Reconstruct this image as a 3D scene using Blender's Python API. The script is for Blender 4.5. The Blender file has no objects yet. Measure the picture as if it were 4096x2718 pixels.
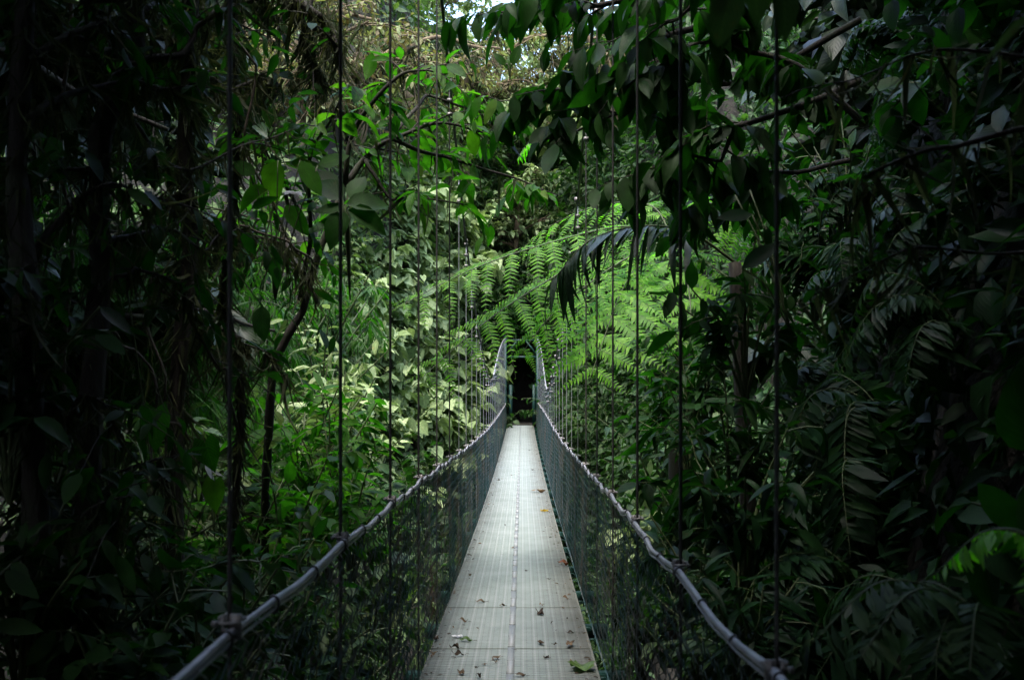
import bpy, math, random
import numpy as np
from mathutils import Vector

R = math.radians
C = bpy.context.scene.collection
rng = np.random.default_rng(7)
CAMZ = 1.62
UP = np.array([0., 0., 1.])


def P(px, py, Y):
    """world point seen at a pixel of the 1024 px wide frame, Y metres ahead"""
    return np.array([(px - 522.2) / 1000. * Y, Y, CAMZ + (397.8 - py) / 1000. * Y])


# ------------------------------------------------------------------ materials
def new_mat(name):
    m = bpy.data.materials.new(name)
    m.use_nodes = True
    nt = m.node_tree
    for n in list(nt.nodes):
        nt.nodes.remove(n)
    return m, nt, nt.nodes, nt.links


def ramp(nodes, stops):
    n = nodes.new('ShaderNodeValToRGB')
    cr = n.color_ramp
    while len(cr.elements) < len(stops):
        cr.elements.new(0.5)
    for e, (p, c) in zip(cr.elements, stops):
        e.position = p
        e.color = (c[0], c[1], c[2], 1)
    return n


def leaf_mat(name, cols, trans=(1.2, 2.2, 0.35), fac=0.4, rough=0.5, vein=0.7, spec=0.16, spots=0.25):
    m, nt, N, L = new_mat(name)
    at = N.new('ShaderNodeAttribute'); at.attribute_name = 'leaf'
    sep = N.new('ShaderNodeSeparateColor'); L.new(at.outputs['Color'], sep.inputs[0])
    k = len(cols)
    rp = ramp(N, [(i / max(1, k - 1), c) for i, c in enumerate(cols)])
    L.new(sep.outputs[0], rp.inputs[0])
    # midrib and side veins from the leaf's own coordinates
    a = N.new('ShaderNodeMath'); a.operation = 'SUBTRACT'; a.inputs[1].default_value = 0.5; L.new(sep.outputs[1], a.inputs[0])
    ab = N.new('ShaderNodeMath'); ab.operation = 'ABSOLUTE'; L.new(a.outputs[0], ab.inputs[0])
    mr = N.new('ShaderNodeMath'); mr.operation = 'LESS_THAN'; mr.inputs[1].default_value = 0.025; L.new(ab.outputs[0], mr.inputs[0])
    s1 = N.new('ShaderNodeMath'); s1.operation = 'MULTIPLY_ADD'; s1.inputs[1].default_value = -0.9; L.new(ab.outputs[0], s1.inputs[0]); L.new(sep.outputs[2], s1.inputs[2])
    s2 = N.new('ShaderNodeMath'); s2.operation = 'MULTIPLY'; s2.inputs[1].default_value = 55.; L.new(s1.outputs[0], s2.inputs[0])
    s3 = N.new('ShaderNodeMath'); s3.operation = 'SINE'; L.new(s2.outputs[0], s3.inputs[0])
    s4 = N.new('ShaderNodeMapRange'); s4.inputs[1].default_value = 0.55; s4.inputs[2].default_value = 1.0; L.new(s3.outputs[0], s4.inputs[0])
    vm = N.new('ShaderNodeMath'); vm.operation = 'MAXIMUM'; L.new(mr.outputs[0], vm.inputs[0]); L.new(s4.outputs[0], vm.inputs[1])
    vs = N.new('ShaderNodeMath'); vs.operation = 'MULTIPLY'; vs.inputs[1].default_value = vein * 0.5; L.new(vm.outputs[0], vs.inputs[0])
    mx = N.new('ShaderNodeMix'); mx.data_type = 'RGBA'; L.new(vs.outputs[0], mx.inputs[0]); L.new(rp.outputs[0], mx.inputs[6])
    c = cols[k // 2]
    mx.inputs[7].default_value = (c[0] * 1.9, c[1] * 1.6, c[2] * 1.6, 1)
    # blotches
    geo = N.new('ShaderNodeTexCoord')
    no = N.new('ShaderNodeTexNoise'); no.inputs['Scale'].default_value = 14.; no.inputs['Detail'].default_value = 3.
    L.new(geo.outputs['Object'], no.inputs['Vector'])
    nr = N.new('ShaderNodeMapRange'); nr.inputs[1].default_value = 0.35; nr.inputs[2].default_value = 0.7
    nr.inputs[3].default_value = 1 - spots; nr.inputs[4].default_value = 1 + spots
    L.new(no.outputs[0], nr.inputs[0])
    mu = N.new('ShaderNodeMix'); mu.data_type = 'RGBA'; mu.blend_type = 'MULTIPLY'; mu.inputs[0].default_value = 1.
    L.new(mx.outputs[2], mu.inputs[6]); L.new(nr.outputs[0], mu.inputs[7])
    n3 = N.new('ShaderNodeTexNoise'); n3.inputs['Scale'].default_value = 9.; n3.inputs['Detail'].default_value = 5.; n3.inputs['Roughness'].default_value = .7
    L.new(geo.outputs['Object'], n3.inputs['Vector'])
    m3 = N.new('ShaderNodeMapRange'); m3.inputs[1].default_value = 0.64; m3.inputs[2].default_value = 0.69; m3.inputs[4].default_value = 0.6; L.new(n3.outputs[0], m3.inputs[0])
    bm_ = N.new('ShaderNodeMix'); bm_.data_type = 'RGBA'; L.new(m3.outputs[0], bm_.inputs[0]); L.new(mu.outputs[2], bm_.inputs[6])
    bm_.inputs[7].default_value = (c[0] * 1.5 + .01, c[1] * .75, c[2] * .6, 1)
    mu = bm_
    pb = N.new('ShaderNodeBsdfPrincipled'); pb.inputs['Roughness'].default_value = rough
    pb.inputs['Specular IOR Level'].default_value = spec
    L.new(mu.outputs[2], pb.inputs['Base Color'])
    bp = N.new('ShaderNodeBump'); bp.inputs['Strength'].default_value = 0.25; bp.inputs['Distance'].default_value = 0.01
    L.new(vm.outputs[0], bp.inputs['Height']); L.new(bp.outputs[0], pb.inputs['Normal'])
    tc = N.new('ShaderNodeMix'); tc.data_type = 'RGBA'; tc.blend_type = 'MULTIPLY'; tc.inputs[0].default_value = 1.
    L.new(mu.outputs[2], tc.inputs[6]); tc.inputs[7].default_value = (*trans, 1)
    tr = N.new('ShaderNodeBsdfTranslucent'); L.new(tc.outputs[2], tr.inputs[0])
    ms = N.new('ShaderNodeMixShader'); ms.inputs[0].default_value = fac
    L.new(pb.outputs[0], ms.inputs[1]); L.new(tr.outputs[0], ms.inputs[2])
    out = N.new('ShaderNodeOutputMaterial'); L.new(ms.outputs[0], out.inputs[0])
    return m


def noise_mat(name, stops, scale=8., rough=0.8, metallic=0., bump=0.3, detail=6., stretch=(1, 1, 1), spec=0.4, bumpdist=0.02):
    m, nt, N, L = new_mat(name)
    tc = N.new('ShaderNodeTexCoord'); mp = N.new('ShaderNodeMapping'); mp.inputs['Scale'].default_value = stretch
    L.new(tc.outputs['Object'], mp.inputs[0])
    no = N.new('ShaderNodeTexNoise'); no.inputs['Scale'].default_value = scale; no.inputs['Detail'].default_value = detail
    no.inputs['Roughness'].default_value = 0.65
    L.new(mp.outputs[0], no.inputs['Vector'])
    rp = ramp(N, stops); L.new(no.outputs[0], rp.inputs[0])
    pb = N.new('ShaderNodeBsdfPrincipled'); pb.inputs['Roughness'].default_value = rough; pb.inputs['Metallic'].default_value = metallic
    pb.inputs['Specular IOR Level'].default_value = spec
    L.new(rp.outputs[0], pb.inputs['Base Color'])
    if bump:
        bp = N.new('ShaderNodeBump'); bp.inputs['Strength'].default_value = bump; bp.inputs['Distance'].default_value = bumpdist
        L.new(no.outputs[0], bp.inputs['Height']); L.new(bp.outputs[0], pb.inputs['Normal'])
    out = N.new('ShaderNodeOutputMaterial'); L.new(pb.outputs[0], out.inputs[0])
    return m


def deck_mat():
    m, nt, N, L = new_mat('deck_grating')
    tc = N.new('ShaderNodeTexCoord'); sx = N.new('ShaderNodeSeparateXYZ'); L.new(tc.outputs['Object'], sx.inputs[0])

    def stripes(period, width, off=0.):
        a = N.new('ShaderNodeMath'); a.operation = 'ADD'; a.inputs[1].default_value = 5 + off; L.new(sx.outputs[0], a.inputs[0])
        b = N.new('ShaderNodeMath'); b.operation = 'MODULO'; b.inputs[1].default_value = period; L.new(a.outputs[0], b.inputs[0])
        c = N.new('ShaderNodeMath'); c.operation = 'LESS_THAN'; c.inputs[1].default_value = width; L.new(b.outputs[0], c.inputs[0])
        return c
    st = stripes(0.0735, 0.010); st2 = stripes(0.03675, 0.003, 0.012)
    no = N.new('ShaderNodeTexNoise'); no.inputs['Scale'].default_value = 2.2; no.inputs['Detail'].default_value = 8; no.inputs['Roughness'].default_value = .7
    L.new(tc.outputs['Object'], no.inputs['Vector'])
    rp = ramp(N, [(0.3, (0.165, 0.198, 0.184)), (0.5, (0.205, 0.24, 0.225)), (0.7, (0.245, 0.28, 0.264))]); L.new(no.outputs[0], rp.inputs[0])
    m1 = N.new('ShaderNodeMix'); m1.data_type = 'RGBA'; L.new(rp.outputs[0], m1.inputs[6]); m1.inputs[7].default_value = (0.33, 0.345, 0.335, 1)
    f = N.new('ShaderNodeMath'); f.operation = 'MULTIPLY'; f.inputs[1].default_value = 0.45; L.new(st.outputs[0], f.inputs[0]); L.new(f.outputs[0], m1.inputs[0])
    m2 = N.new('ShaderNodeMix'); m2.data_type = 'RGBA'; L.new(m1.outputs[2], m2.inputs[6]); m2.inputs[7].default_value = (0.08, 0.085, 0.08, 1)
    f2 = N.new('ShaderNodeMath'); f2.operation = 'MULTIPLY'; f2.inputs[1].default_value = 0.45; L.new(st2.outputs[0], f2.inputs[0]); L.new(f2.outputs[0], m2.inputs[0])
    # brown dirt, thick towards both edges, broken up
    ax = N.new('ShaderNodeMath'); ax.operation = 'ADD'; ax.inputs[1].default_value = 0.07; L.new(sx.outputs[0], ax.inputs[0])
    ab = N.new('ShaderNodeMath'); ab.operation = 'ABSOLUTE'; L.new(ax.outputs[0], ab.inputs[0])
    n2 = N.new('ShaderNodeTexNoise'); n2.inputs['Scale'].default_value = 5; n2.inputs['Detail'].default_value = 8; n2.inputs['Roughness'].default_value = .75
    L.new(tc.outputs['Object'], n2.inputs['Vector'])
    sm = N.new('ShaderNodeMath'); sm.operation = 'MULTIPLY_ADD'; sm.inputs[1].default_value = 0.55; L.new(n2.outputs[0], sm.inputs[0]); L.new(ab.outputs[0], sm.inputs[2])
    mr = N.new('ShaderNodeMapRange'); mr.inputs[1].default_value = 0.56; mr.inputs[2].default_value = 0.86; mr.inputs[4].default_value = 0.55; L.new(sm.outputs[0], mr.inputs[0])
    m3 = N.new('ShaderNodeMix'); m3.data_type = 'RGBA'; L.new(mr.outputs[0], m3.inputs[0]); L.new(m2.outputs[2], m3.inputs[6]); m3.inputs[7].default_value = (0.10, 0.085, 0.06, 1)
    pb = N.new('ShaderNodeBsdfPrincipled'); pb.inputs['Roughness'].default_value = 0.75; pb.inputs['Specular IOR Level'].default_value = 0.15
    L.new(m3.outputs[2], pb.inputs['Base Color'])
    bp = N.new('ShaderNodeBump'); bp.inputs['Strength'].default_value = 0.5; bp.inputs['Distance'].default_value = 0.004
    ad = N.new('ShaderNodeMath'); ad.operation = 'SUBTRACT'; L.new(st.outputs[0], ad.inputs[0]); L.new(st2.outputs[0], ad.inputs[1])
    L.new(ad.outputs[0], bp.inputs['Height']); L.new(bp.outputs[0], pb.inputs['Normal'])
    out = N.new('ShaderNodeOutputMaterial'); L.new(pb.outputs[0], out.inputs[0])
    return m


M = {}
M['heart'] = leaf_mat('heart_leaf', [(0.10, 0.155, 0.055), (0.17, 0.245, 0.095), (0.25, 0.33, 0.145), (0.33, 0.41, 0.20)], fac=0.2, rough=0.5, trans=(1.2, 1.5, 0.8))
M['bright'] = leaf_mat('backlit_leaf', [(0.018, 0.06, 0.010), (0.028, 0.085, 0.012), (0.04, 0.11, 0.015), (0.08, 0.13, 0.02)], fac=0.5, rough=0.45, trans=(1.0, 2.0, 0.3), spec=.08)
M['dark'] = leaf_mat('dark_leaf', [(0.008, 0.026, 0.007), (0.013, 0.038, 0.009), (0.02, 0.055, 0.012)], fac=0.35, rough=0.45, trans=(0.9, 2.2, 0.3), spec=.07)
M['added_canopy'] = leaf_mat('added_canopy_leaf', [(0.010, 0.022, 0.008), (0.013, 0.028, 0.010)], fac=0.12, rough=0.4)  # leaf of the added light-blocking trees, kept dark and hardly translucent
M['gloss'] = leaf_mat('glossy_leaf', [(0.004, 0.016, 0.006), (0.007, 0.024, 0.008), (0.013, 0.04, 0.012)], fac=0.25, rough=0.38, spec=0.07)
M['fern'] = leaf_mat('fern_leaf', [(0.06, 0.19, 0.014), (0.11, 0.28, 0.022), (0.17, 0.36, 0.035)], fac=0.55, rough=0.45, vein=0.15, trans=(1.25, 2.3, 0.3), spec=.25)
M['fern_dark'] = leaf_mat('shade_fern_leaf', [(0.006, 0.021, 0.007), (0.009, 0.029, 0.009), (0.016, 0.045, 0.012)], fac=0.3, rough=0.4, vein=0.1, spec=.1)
M['palm'] = leaf_mat('palm_leaf', [(0.012, 0.032, 0.014), (0.018, 0.045, 0.02), (0.022, 0.055, 0.024)], fac=0.25, rough=0.42, vein=0.3, spec=0.25)
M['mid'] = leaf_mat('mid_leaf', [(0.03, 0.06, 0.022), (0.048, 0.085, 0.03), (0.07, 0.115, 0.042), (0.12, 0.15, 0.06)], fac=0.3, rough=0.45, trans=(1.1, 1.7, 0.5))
M['shade'] = leaf_mat('shade_tinted_leaf', [(0.012, 0.03, 0.011), (0.02, 0.046, 0.016), (0.03, 0.066, 0.022), (0.06, 0.09, 0.035)], fac=0.3, rough=0.45, trans=(1.0, 1.8, 0.4), spec=.12)  # darker copy of the mid leaf, with shade put into its colour
M['bamboo'] = leaf_mat('bamboo_leaf', [(0.02, 0.065, 0.012), (0.035, 0.09, 0.016), (0.06, 0.125, 0.025)], fac=0.4, rough=0.45, vein=0.2, trans=(1., 2.1, .3))
M['olive'] = leaf_mat('epiphyte_leaf', [(0.09, 0.06, 0.03), (0.13, 0.12, 0.05), (0.16, 0.19, 0.08), (0.24, 0.27, 0.13)], fac=0.3, rough=0.6, trans=(1.2, 1.3, 0.6))
M['moss'] = leaf_mat('hanging_moss', [(0.016, 0.024, 0.010), (0.03, 0.038, 0.015), (0.06, 0.068, 0.032)], fac=0.4, rough=0.8, vein=0, trans=(1.3, 1.4, 0.8))
M['yellow'] = leaf_mat('yellow_leaf', [(0.20, 0.19, 0.03), (0.26, 0.18, 0.03)], fac=0.4, rough=0.5, trans=(1.2, 1.2, .4))
M['white'] = leaf_mat('white_petal', [(0.72, 0.72, 0.74), (0.8, 0.8, 0.82)], fac=0.3, rough=0.6, trans=(1, 1, 1), vein=0)
M['dry'] = leaf_mat('dry_leaf', [(0.02, 0.015, 0.01), (0.05, 0.034, 0.02), (0.10, 0.07, 0.042), (0.19, 0.14, 0.085)], fac=0.1, rough=0.7, vein=0.4, trans=(1, .8, .5))
M['rust'] = leaf_mat('rust_leaf', [(0.09, 0.030, 0.014), (0.13, 0.05, 0.022)], fac=0.15, rough=0.45, vein=0.4, trans=(1, .8, .5))
M['fallen_green'] = leaf_mat('fallen_green_leaf', [(0.045, 0.085, 0.018), (0.06, 0.10, 0.022)], fac=0.1, rough=0.35, vein=0.5)
M['bark'] = noise_mat('mossy_bark', [(0.3, (0.010, 0.008, 0.006)), (0.5, (0.022, 0.018, 0.013)), (0.62, (0.022, 0.028, 0.012)), (0.8, (0.06, 0.055, 0.042))], scale=9, rough=0.9, bump=0.8, stretch=(1, 1, .35), bumpdist=.04)
M['twig'] = noise_mat('twig_bark', [(0.3, (0.025, 0.02, 0.013)), (0.7, (0.07, 0.055, 0.035))], scale=20, rough=0.85, bump=0.3)
M['brownbark'] = noise_mat('epiphyte_bark', [(0.3, (0.07, 0.045, 0.025)), (0.5, (0.13, 0.09, 0.05)), (0.7, (0.18, 0.15, 0.08))], scale=6, rough=0.9, bump=0.9, bumpdist=.05)
M['stem'] = noise_mat('green_stem', [(0.3, (0.03, 0.06, 0.015)), (0.7, (0.07, 0.08, 0.03))], scale=15, rough=0.6, bump=0)
M['soil'] = noise_mat('wet_soil', [(0.3, (0.006, 0.005, 0.003)), (0.55, (0.012, 0.010, 0.006)), (0.75, (0.012, 0.018, 0.006))], scale=1.5, rough=0.9, bump=1.0, bumpdist=.15)
M['galv'] = noise_mat('galvanised_steel', [(0.3, (0.22, 0.23, 0.24)), (0.6, (0.36, 0.37, 0.39)), (0.8, (0.28, 0.26, 0.24))], scale=18, rough=0.45, metallic=0.55, bump=0.1)
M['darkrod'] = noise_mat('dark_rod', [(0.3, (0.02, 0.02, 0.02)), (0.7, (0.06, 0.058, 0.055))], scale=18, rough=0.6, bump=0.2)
M['rail'] = noise_mat('grey_rail_sheath', [(0.25, (0.14, 0.145, 0.16)), (0.5, (0.24, 0.245, 0.272)), (0.62, (0.29, 0.29, 0.315)), (0.8, (0.16, 0.155, 0.14))], scale=7, rough=0.42, metallic=0.0, bump=0.25, spec=0.6)
M['black'] = noise_mat('black_sheath', [(0.3, (0.014, 0.015, 0.016)), (0.7, (0.035, 0.037, 0.04))], scale=10, rough=0.45, bump=0.1)
M['clamp'] = noise_mat('weathered_clamp', [(0.3, (0.08, 0.075, 0.07)), (0.55, (0.22, 0.215, 0.21)), (0.8, (0.09, 0.06, 0.045))], scale=30, rough=0.5, metallic=.4, bump=0.1)
M['green'] = noise_mat('green_paint', [(0.3, (0.006, 0.032, 0.025)), (0.55, (0.009, 0.048, 0.038)), (0.8, (0.016, 0.032, 0.025))], scale=4, rough=0.55, bump=0.1)
M['wire'] = noise_mat('green_mesh_wire', [(0.3, (0.035, 0.085, 0.085)), (0.46, (0.06, 0.12, 0.12)), (0.56, (0.15, 0.165, 0.15)), (0.70, (0.15, 0.10, 0.06))], scale=1.6, rough=0.5, metallic=0.3, bump=0)
M['deck'] = deck_mat()
M['groove'] = noise_mat('deck_underside', [(0.3, (0.04, 0.042, 0.038)), (0.7, (0.09, 0.09, 0.08))], scale=12, rough=0.8, bump=0.2)
M['plate'] = noise_mat('joint_plate', [(0.3, (0.19, 0.205, 0.2)), (0.7, (0.25, 0.265, 0.262))], scale=60, rough=0.5, metallic=.1, bump=0.5, bumpdist=.004)


# ------------------------------------------------------------------ mesh building
class Geo:
    def __init__(s):
        s.v, s.f4, s.f3, s.a, s.n = [], [], [], [], 0

    def add(s, v, f4=None, f3=None, attr=None):
        v = np.asarray(v, float).reshape(-1, 3)
        s.v.append(v)
        s.a.append(np.full((len(v), 3), 0.5) if attr is None else attr)
        if f4 is not None and len(f4): s.f4.append(np.asarray(f4) + s.n)
        if f3 is not None and len(f3): s.f3.append(np.asarray(f3) + s.n)
        s.n += len(v)

    def build(s, name, mat, parent=None, loc=None, smooth=True, attr=True):
        me = bpy.data.meshes.new(name)
        v = np.concatenate(s.v) if s.v else np.zeros((0, 3))
        if parent is not None and loc is None:
            v = v - np.array(parent.location)
        if loc is not None:
            v = v - np.asarray(loc)
        f4 = np.concatenate(s.f4) if s.f4 else np.zeros((0, 4), int)
        f3 = np.concatenate(s.f3) if s.f3 else np.zeros((0, 3), int)
        loops = np.concatenate([f4.ravel(), f3.ravel()]).astype(np.int32)
        tot = np.concatenate([np.full(len(f4), 4), np.full(len(f3), 3)]).astype(np.int32)
        me.vertices.add(len(v)); me.vertices.foreach_set('co', v.ravel().astype(np.float32))
        me.loops.add(len(loops)); me.loops.foreach_set('vertex_index', loops)
        me.polygons.add(len(tot))
        me.polygons.foreach_set('loop_start', np.concatenate([[0], np.cumsum(tot)[:-1]]).astype(np.int32))
        if smooth:
            me.polygons.foreach_set('use_smooth', np.ones(len(tot), bool))
        if attr:
            at = me.attributes.new('leaf', 'FLOAT_COLOR', 'POINT')
            a = np.concatenate(s.a)
            at.data.foreach_set('color', np.concatenate([a, np.ones((len(a), 1))], 1).ravel().astype(np.float32))
        me.update(calc_edges=True); me.validate()
        me.materials.append(mat)
        o = bpy.data.objects.new(name, me)
        C.objects.link(o)
        if loc is not None: o.location = loc
        if parent is not None:
            o.parent = parent
        return o


def nrm(a):
    a = np.asarray(a, float)
    return a / (np.linalg.norm(a, axis=-1, keepdims=True) + 1e-9)


def leaf_tmpl(kind, n=4):
    """leaf along +y, length 1: verts, quads, uv"""
    ts = np.linspace(0, 1, n + 1)
    if kind == 'ellip': w = 0.19 * np.sin(np.pi * ts ** 0.85) ** 0.8
    elif kind == 'broad': w = 0.27 * np.sin(np.pi * ts ** 0.8) ** 0.7
    elif kind == 'heart':
        w = np.interp(ts, [0, .1, .3, .6, .85, 1], [.26, .40, .44, .30, .10, .0])
    elif kind == 'lance': w = 0.10 * np.sin(np.pi * ts ** 0.7) ** 0.9
    elif kind == 'grass': w = 0.022 * (1 - ts ** 2) + 0.002
    elif kind == 'pinnule': w = 0.15 * (1 - ts) ** 0.6 + 0.0
    elif kind == 'palm': w = np.interp(ts, [0, .08, .4, .8, 1], [.02, .06, .075, .05, .006])
    elif kind == 'petal': w = 0.3 * np.sin(np.pi * ts ** 0.9) ** 0.5
    w = np.maximum(w, 0.003)
    if kind in ('ellip', 'broad', 'lance'): w[0] = 0.008
    bend = {'grass': -.45, 'palm': -.5, 'heart': -.10, 'pinnule': -.06}.get(kind, -.16)
    fold = {'heart': .22, 'grass': .4, 'palm': .2, 'pinnule': .1}.get(kind, .28)
    v, uv = [], []
    for t, ww in zip(ts, w):
        z0 = bend * t * t
        yb = t
        back = -0.14 * max(0, 1 - t / .12) if kind == 'heart' else 0
        for sx, u in ((-1, 0.), (0, .5), (1, 1.)):
            v.append((sx * ww, yb + (back if sx else 0), z0 + abs(sx) * ww * fold)); uv.append((u, t))
    f = []
    for i in range(n):
        for j in range(2):
            a = i * 3 + j
            f.append((a, a + 1, a + 4, a + 3))
    return np.array(v), np.array(f), np.array(uv)


T = {k: leaf_tmpl(k, n) for k, n in (('ellip', 5), ('broad', 5), ('heart', 5), ('lance', 4), ('grass', 5), ('palm', 7), ('petal', 4))}
T['ellip2'] = leaf_tmpl('ellip', 3)
T['broad2'] = leaf_tmpl('broad', 3)
T['lance2'] = leaf_tmpl('lance', 2)
T['heart2'] = leaf_tmpl('heart', 3)
T['pinnule'] = leaf_tmpl('pinnule', 2)


def scatter(g, kind, pos, dirs, ups, size, rnd=None, wide=None, r=None):
    r = r or rng
    v, f, uv = T[kind]
    pos = np.asarray(pos, float); n = len(pos)
    if n == 0: return
    y = nrm(dirs); z = np.asarray(ups, float)
    z = nrm(z - (z * y).sum(1, keepdims=True) * y + 1e-6)
    x = np.cross(y, z)
    size = np.broadcast_to(np.asarray(size, float), (n,))
    wide = np.ones(n) if wide is None else np.broadcast_to(wide, (n,))
    rnd = r.random(n) if rnd is None else rnd
    curl = r.uniform(.2, 2.6, n)
    size = size * r.uniform(.75, 1.2, n); wide = wide * r.uniform(.8, 1.2, n)
    V = (v[None, :, 0, None] * (x * wide[:, None])[:, None, :] + v[None, :, 1, None] * y[:, None, :]
         + (v[None, :, 2] * curl[:, None])[..., None] * z[:, None, :]) * size[:, None, None] + pos[:, None, :]
    F = f[None] + (np.arange(n) * len(v))[:, None, None]
    A = np.empty((n, len(v), 3)); A[..., 0] = rnd[:, None]; A[..., 1] = uv[None, :, 0]; A[..., 2] = uv[None, :, 1]
    g.add(V.reshape(-1, 3), F.reshape(-1, 4), attr=A.reshape(-1, 3))


def tube(g, pts, rad, sides=6, cap=True):
    pts = np.asarray(pts, float); n = len(pts)
    rad = np.broadcast_to(np.asarray(rad, float), (n,))
    t = np.gradient(pts, axis=0); t = nrm(t)
    ref = np.array([0., 0., 1.]) if abs(t[:, 2]).mean() < 0.8 else np.array([1., 0., 0.])
    a = nrm(np.cross(t, ref)); b = np.cross(t, a)
    ang = np.arange(sides) * 2 * np.pi / sides
    V = pts[:, None] + rad[:, None, None] * (np.cos(ang)[None, :, None] * a[:, None] + np.sin(ang)[None, :, None] * b[:, None])
    i = np.arange(n - 1)[:, None] * sides; j = np.arange(sides)[None]; k = (j + 1) % sides
    F = np.stack([i + j, i + k, i + sides + k, i + sides + j], -1).reshape(-1, 4)
    V = V.reshape(-1, 3)
    f3 = None
    if cap:
        V = np.concatenate([V, pts[:1], pts[-1:]])
        m = n * sides
        jj = np.arange(sides)
        f3 = np.concatenate([np.stack([np.full(sides, m), (jj + 1) % sides, jj], 1),
                             np.stack([np.full(sides, m + 1), (n - 1) * sides + jj, (n - 1) * sides + (jj + 1) % sides], 1)])
    g.add(V, F, f3)


def box(g, lo, hi):
    x0, y0, z0 = lo; x1, y1, z1 = hi
    v = [(x0, y0, z0), (x1, y0, z0), (x1, y1, z0), (x0, y1, z0), (x0, y0, z1), (x1, y0, z1), (x1, y1, z1), (x0, y1, z1)]
    g.add(v, [(0, 3, 2, 1), (4, 5, 6, 7), (0, 1, 5, 4), (1, 2, 6, 5), (2, 3, 7, 6), (3, 0, 4, 7)])


def smooth_path(pts, n=24):
    """Catmull-Rom through points"""
    p = np.asarray(pts, float)
    if len(p) == 2:
        return p[0] + (p[1] - p[0]) * np.linspace(0, 1, n)[:, None]
    q = np.concatenate([[2 * p[0] - p[1]], p, [2 * p[-1] - p[-2]]])
    out = []
    ts = np.linspace(0, len(p) - 1 - 1e-6, n)
    for t in ts:
        i = int(t); u = t - i
        a, b, c, d = q[i:i + 4]
        out.append(.5 * (2 * b + (c - a) * u + (2 * a - 5 * b + 4 * c - d) * u * u + (3 * b - a - 3 * c + d) * u ** 3))
    return np.array(out)


def wob(pts, amp, r):
    p = np.array(pts, float); n = len(p)
    k = r.normal(0, 1, (max(3, n // 3), 3))
    w = np.stack([np.interp(np.linspace(0, 1, n), np.linspace(0, 1, len(k)), k[:, i]) for i in range(3)], 1)
    w *= np.sin(np.linspace(0, np.pi, n))[:, None]
    return p + w * amp


# ------------------------------------------------------------------ tagging
def tag(o, label, cat, group=None, kind=None):
    o['label'] = label; o['category'] = cat
    if group: o['group'] = group
    if kind: o['kind'] = kind
    return o


def thing(name, label, cat, loc=(0, 0, 0), group=None):
    o = bpy.data.objects.new(name, None); C.objects.link(o)
    o.location = tuple(float(c) for c in loc); o.empty_display_size = .2
    return tag(o, label, cat, group)


def dup(root, loc, rz=0., scale=1., label=None, group=None, tilt=(0, 0)):
    r_ = root.copy(); C.objects.link(r_)
    r_.location = tuple(float(c) for c in loc); r_.rotation_euler = (tilt[0], tilt[1], rz); r_.scale = (scale,) * 3
    if label: r_['label'] = label
    if group: r_['group'] = group
    for ch in list(root.children):
        c = ch.copy(); C.objects.link(c); c.parent = r_
        for g in list(ch.children):
            d = g.copy(); C.objects.link(d); d.parent = c
    return r_


# ------------------------------------------------------------------ terrain
def sstep(a, b, x):
    t = np.clip((x - a) / (b - a), 0, 1)
    return t * t * (3 - 2 * t)


def height(x, y):
    x = np.asarray(x, float); y = np.asarray(y, float)
    yb = np.maximum(40.5 - 5. * np.maximum(0, -x - 1.2) - 4.5 * np.maximum(0, x - 1.1), 19.)
    d = y - yb
    z = np.where(d > 1.5, 0.45 + 1.05 * (d - 1.5), np.where(d > 0, 0.45, 0.45 + 1.35 * d))
    fl = -7 + 3.6 * sstep(1.2, 2.6, abs(x))
    z = np.clip(z, fl, 19.)
    z = z + .8 * np.sin(x * .7 + y * .31) * np.clip(abs(d) / 8, 0, 1) + .5 * np.sin(x * 1.7 - y * .9) * np.clip(abs(d) / 8, 0, 1)
    # the near right bank, close beside the bridge
    e = np.clip(-2.6 + 4.0 * (x - 1.0 - .11 * np.maximum(y - 3, 0) - .12 * np.sin(y * 2.3)), -11, 10.) + .18 * np.sin(3 * y + 2 * x)
    s = sstep(12., 8., y)
    z = np.where(x > 0, np.maximum(z, e * s + (-11) * (1 - s)), z)
    # the near left bank
    e = np.clip(-3 + 1.7 * (-x - 3.0), -11, 9)
    s = sstep(10.5, 6.5, y)
    z = np.where(x < 0, np.maximum(z, e * s + (-11) * (1 - s)), z)
    # the cutting of the forest path behind the portal
    z = np.where((abs(x + .07) < 1.0) & (y > 39) & (y < 47), np.minimum(z, .45), z)
    # unseen bank added behind the camera to block low sky light
    e = 1.1 + np.clip(1.1 * (-y - 6.0), 0, 9)
    s = sstep(-3.5, -5.5, y)
    z = np.where(y < -3.5, np.maximum(z, -11 + (e + 11) * s), z)
    return z


def build_terrain():
    xs = np.concatenate([np.linspace(-140, -26, 16), np.linspace(-24, -4, 41), np.linspace(-3.8, 4, 66), np.linspace(4.5, 24, 40), np.linspace(26, 140, 16)])
    ys = np.concatenate([np.linspace(-60, -8, 12), np.linspace(-7, 16, 93), np.linspace(16.5, 62, 92), np.linspace(65, 200, 20)])
    X, Y = np.meshgrid(xs, ys)
    Z = height(X, Y)
    v = np.stack([X, Y, Z], -1).reshape(-1, 3)
    nx = len(xs)
    i = np.arange(len(ys) - 1)[:, None] * nx; j = np.arange(nx - 1)[None]
    f = np.stack([i + j, i + j + 1, i + nx + j + 1, i + nx + j], -1).reshape(-1, 4)
    g = Geo(); g.add(v, f)
    o = g.build('ground', M['soil'], attr=False)
    o['kind'] = 'structure'


build_terrain()

# ------------------------------------------------------------------ the bridge
CX = -0.07            # centre line
HW = 0.5              # half width of the deck
SP = 1.3              # spacing of hangers and cross beams
YE = 39.0             # far end


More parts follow.
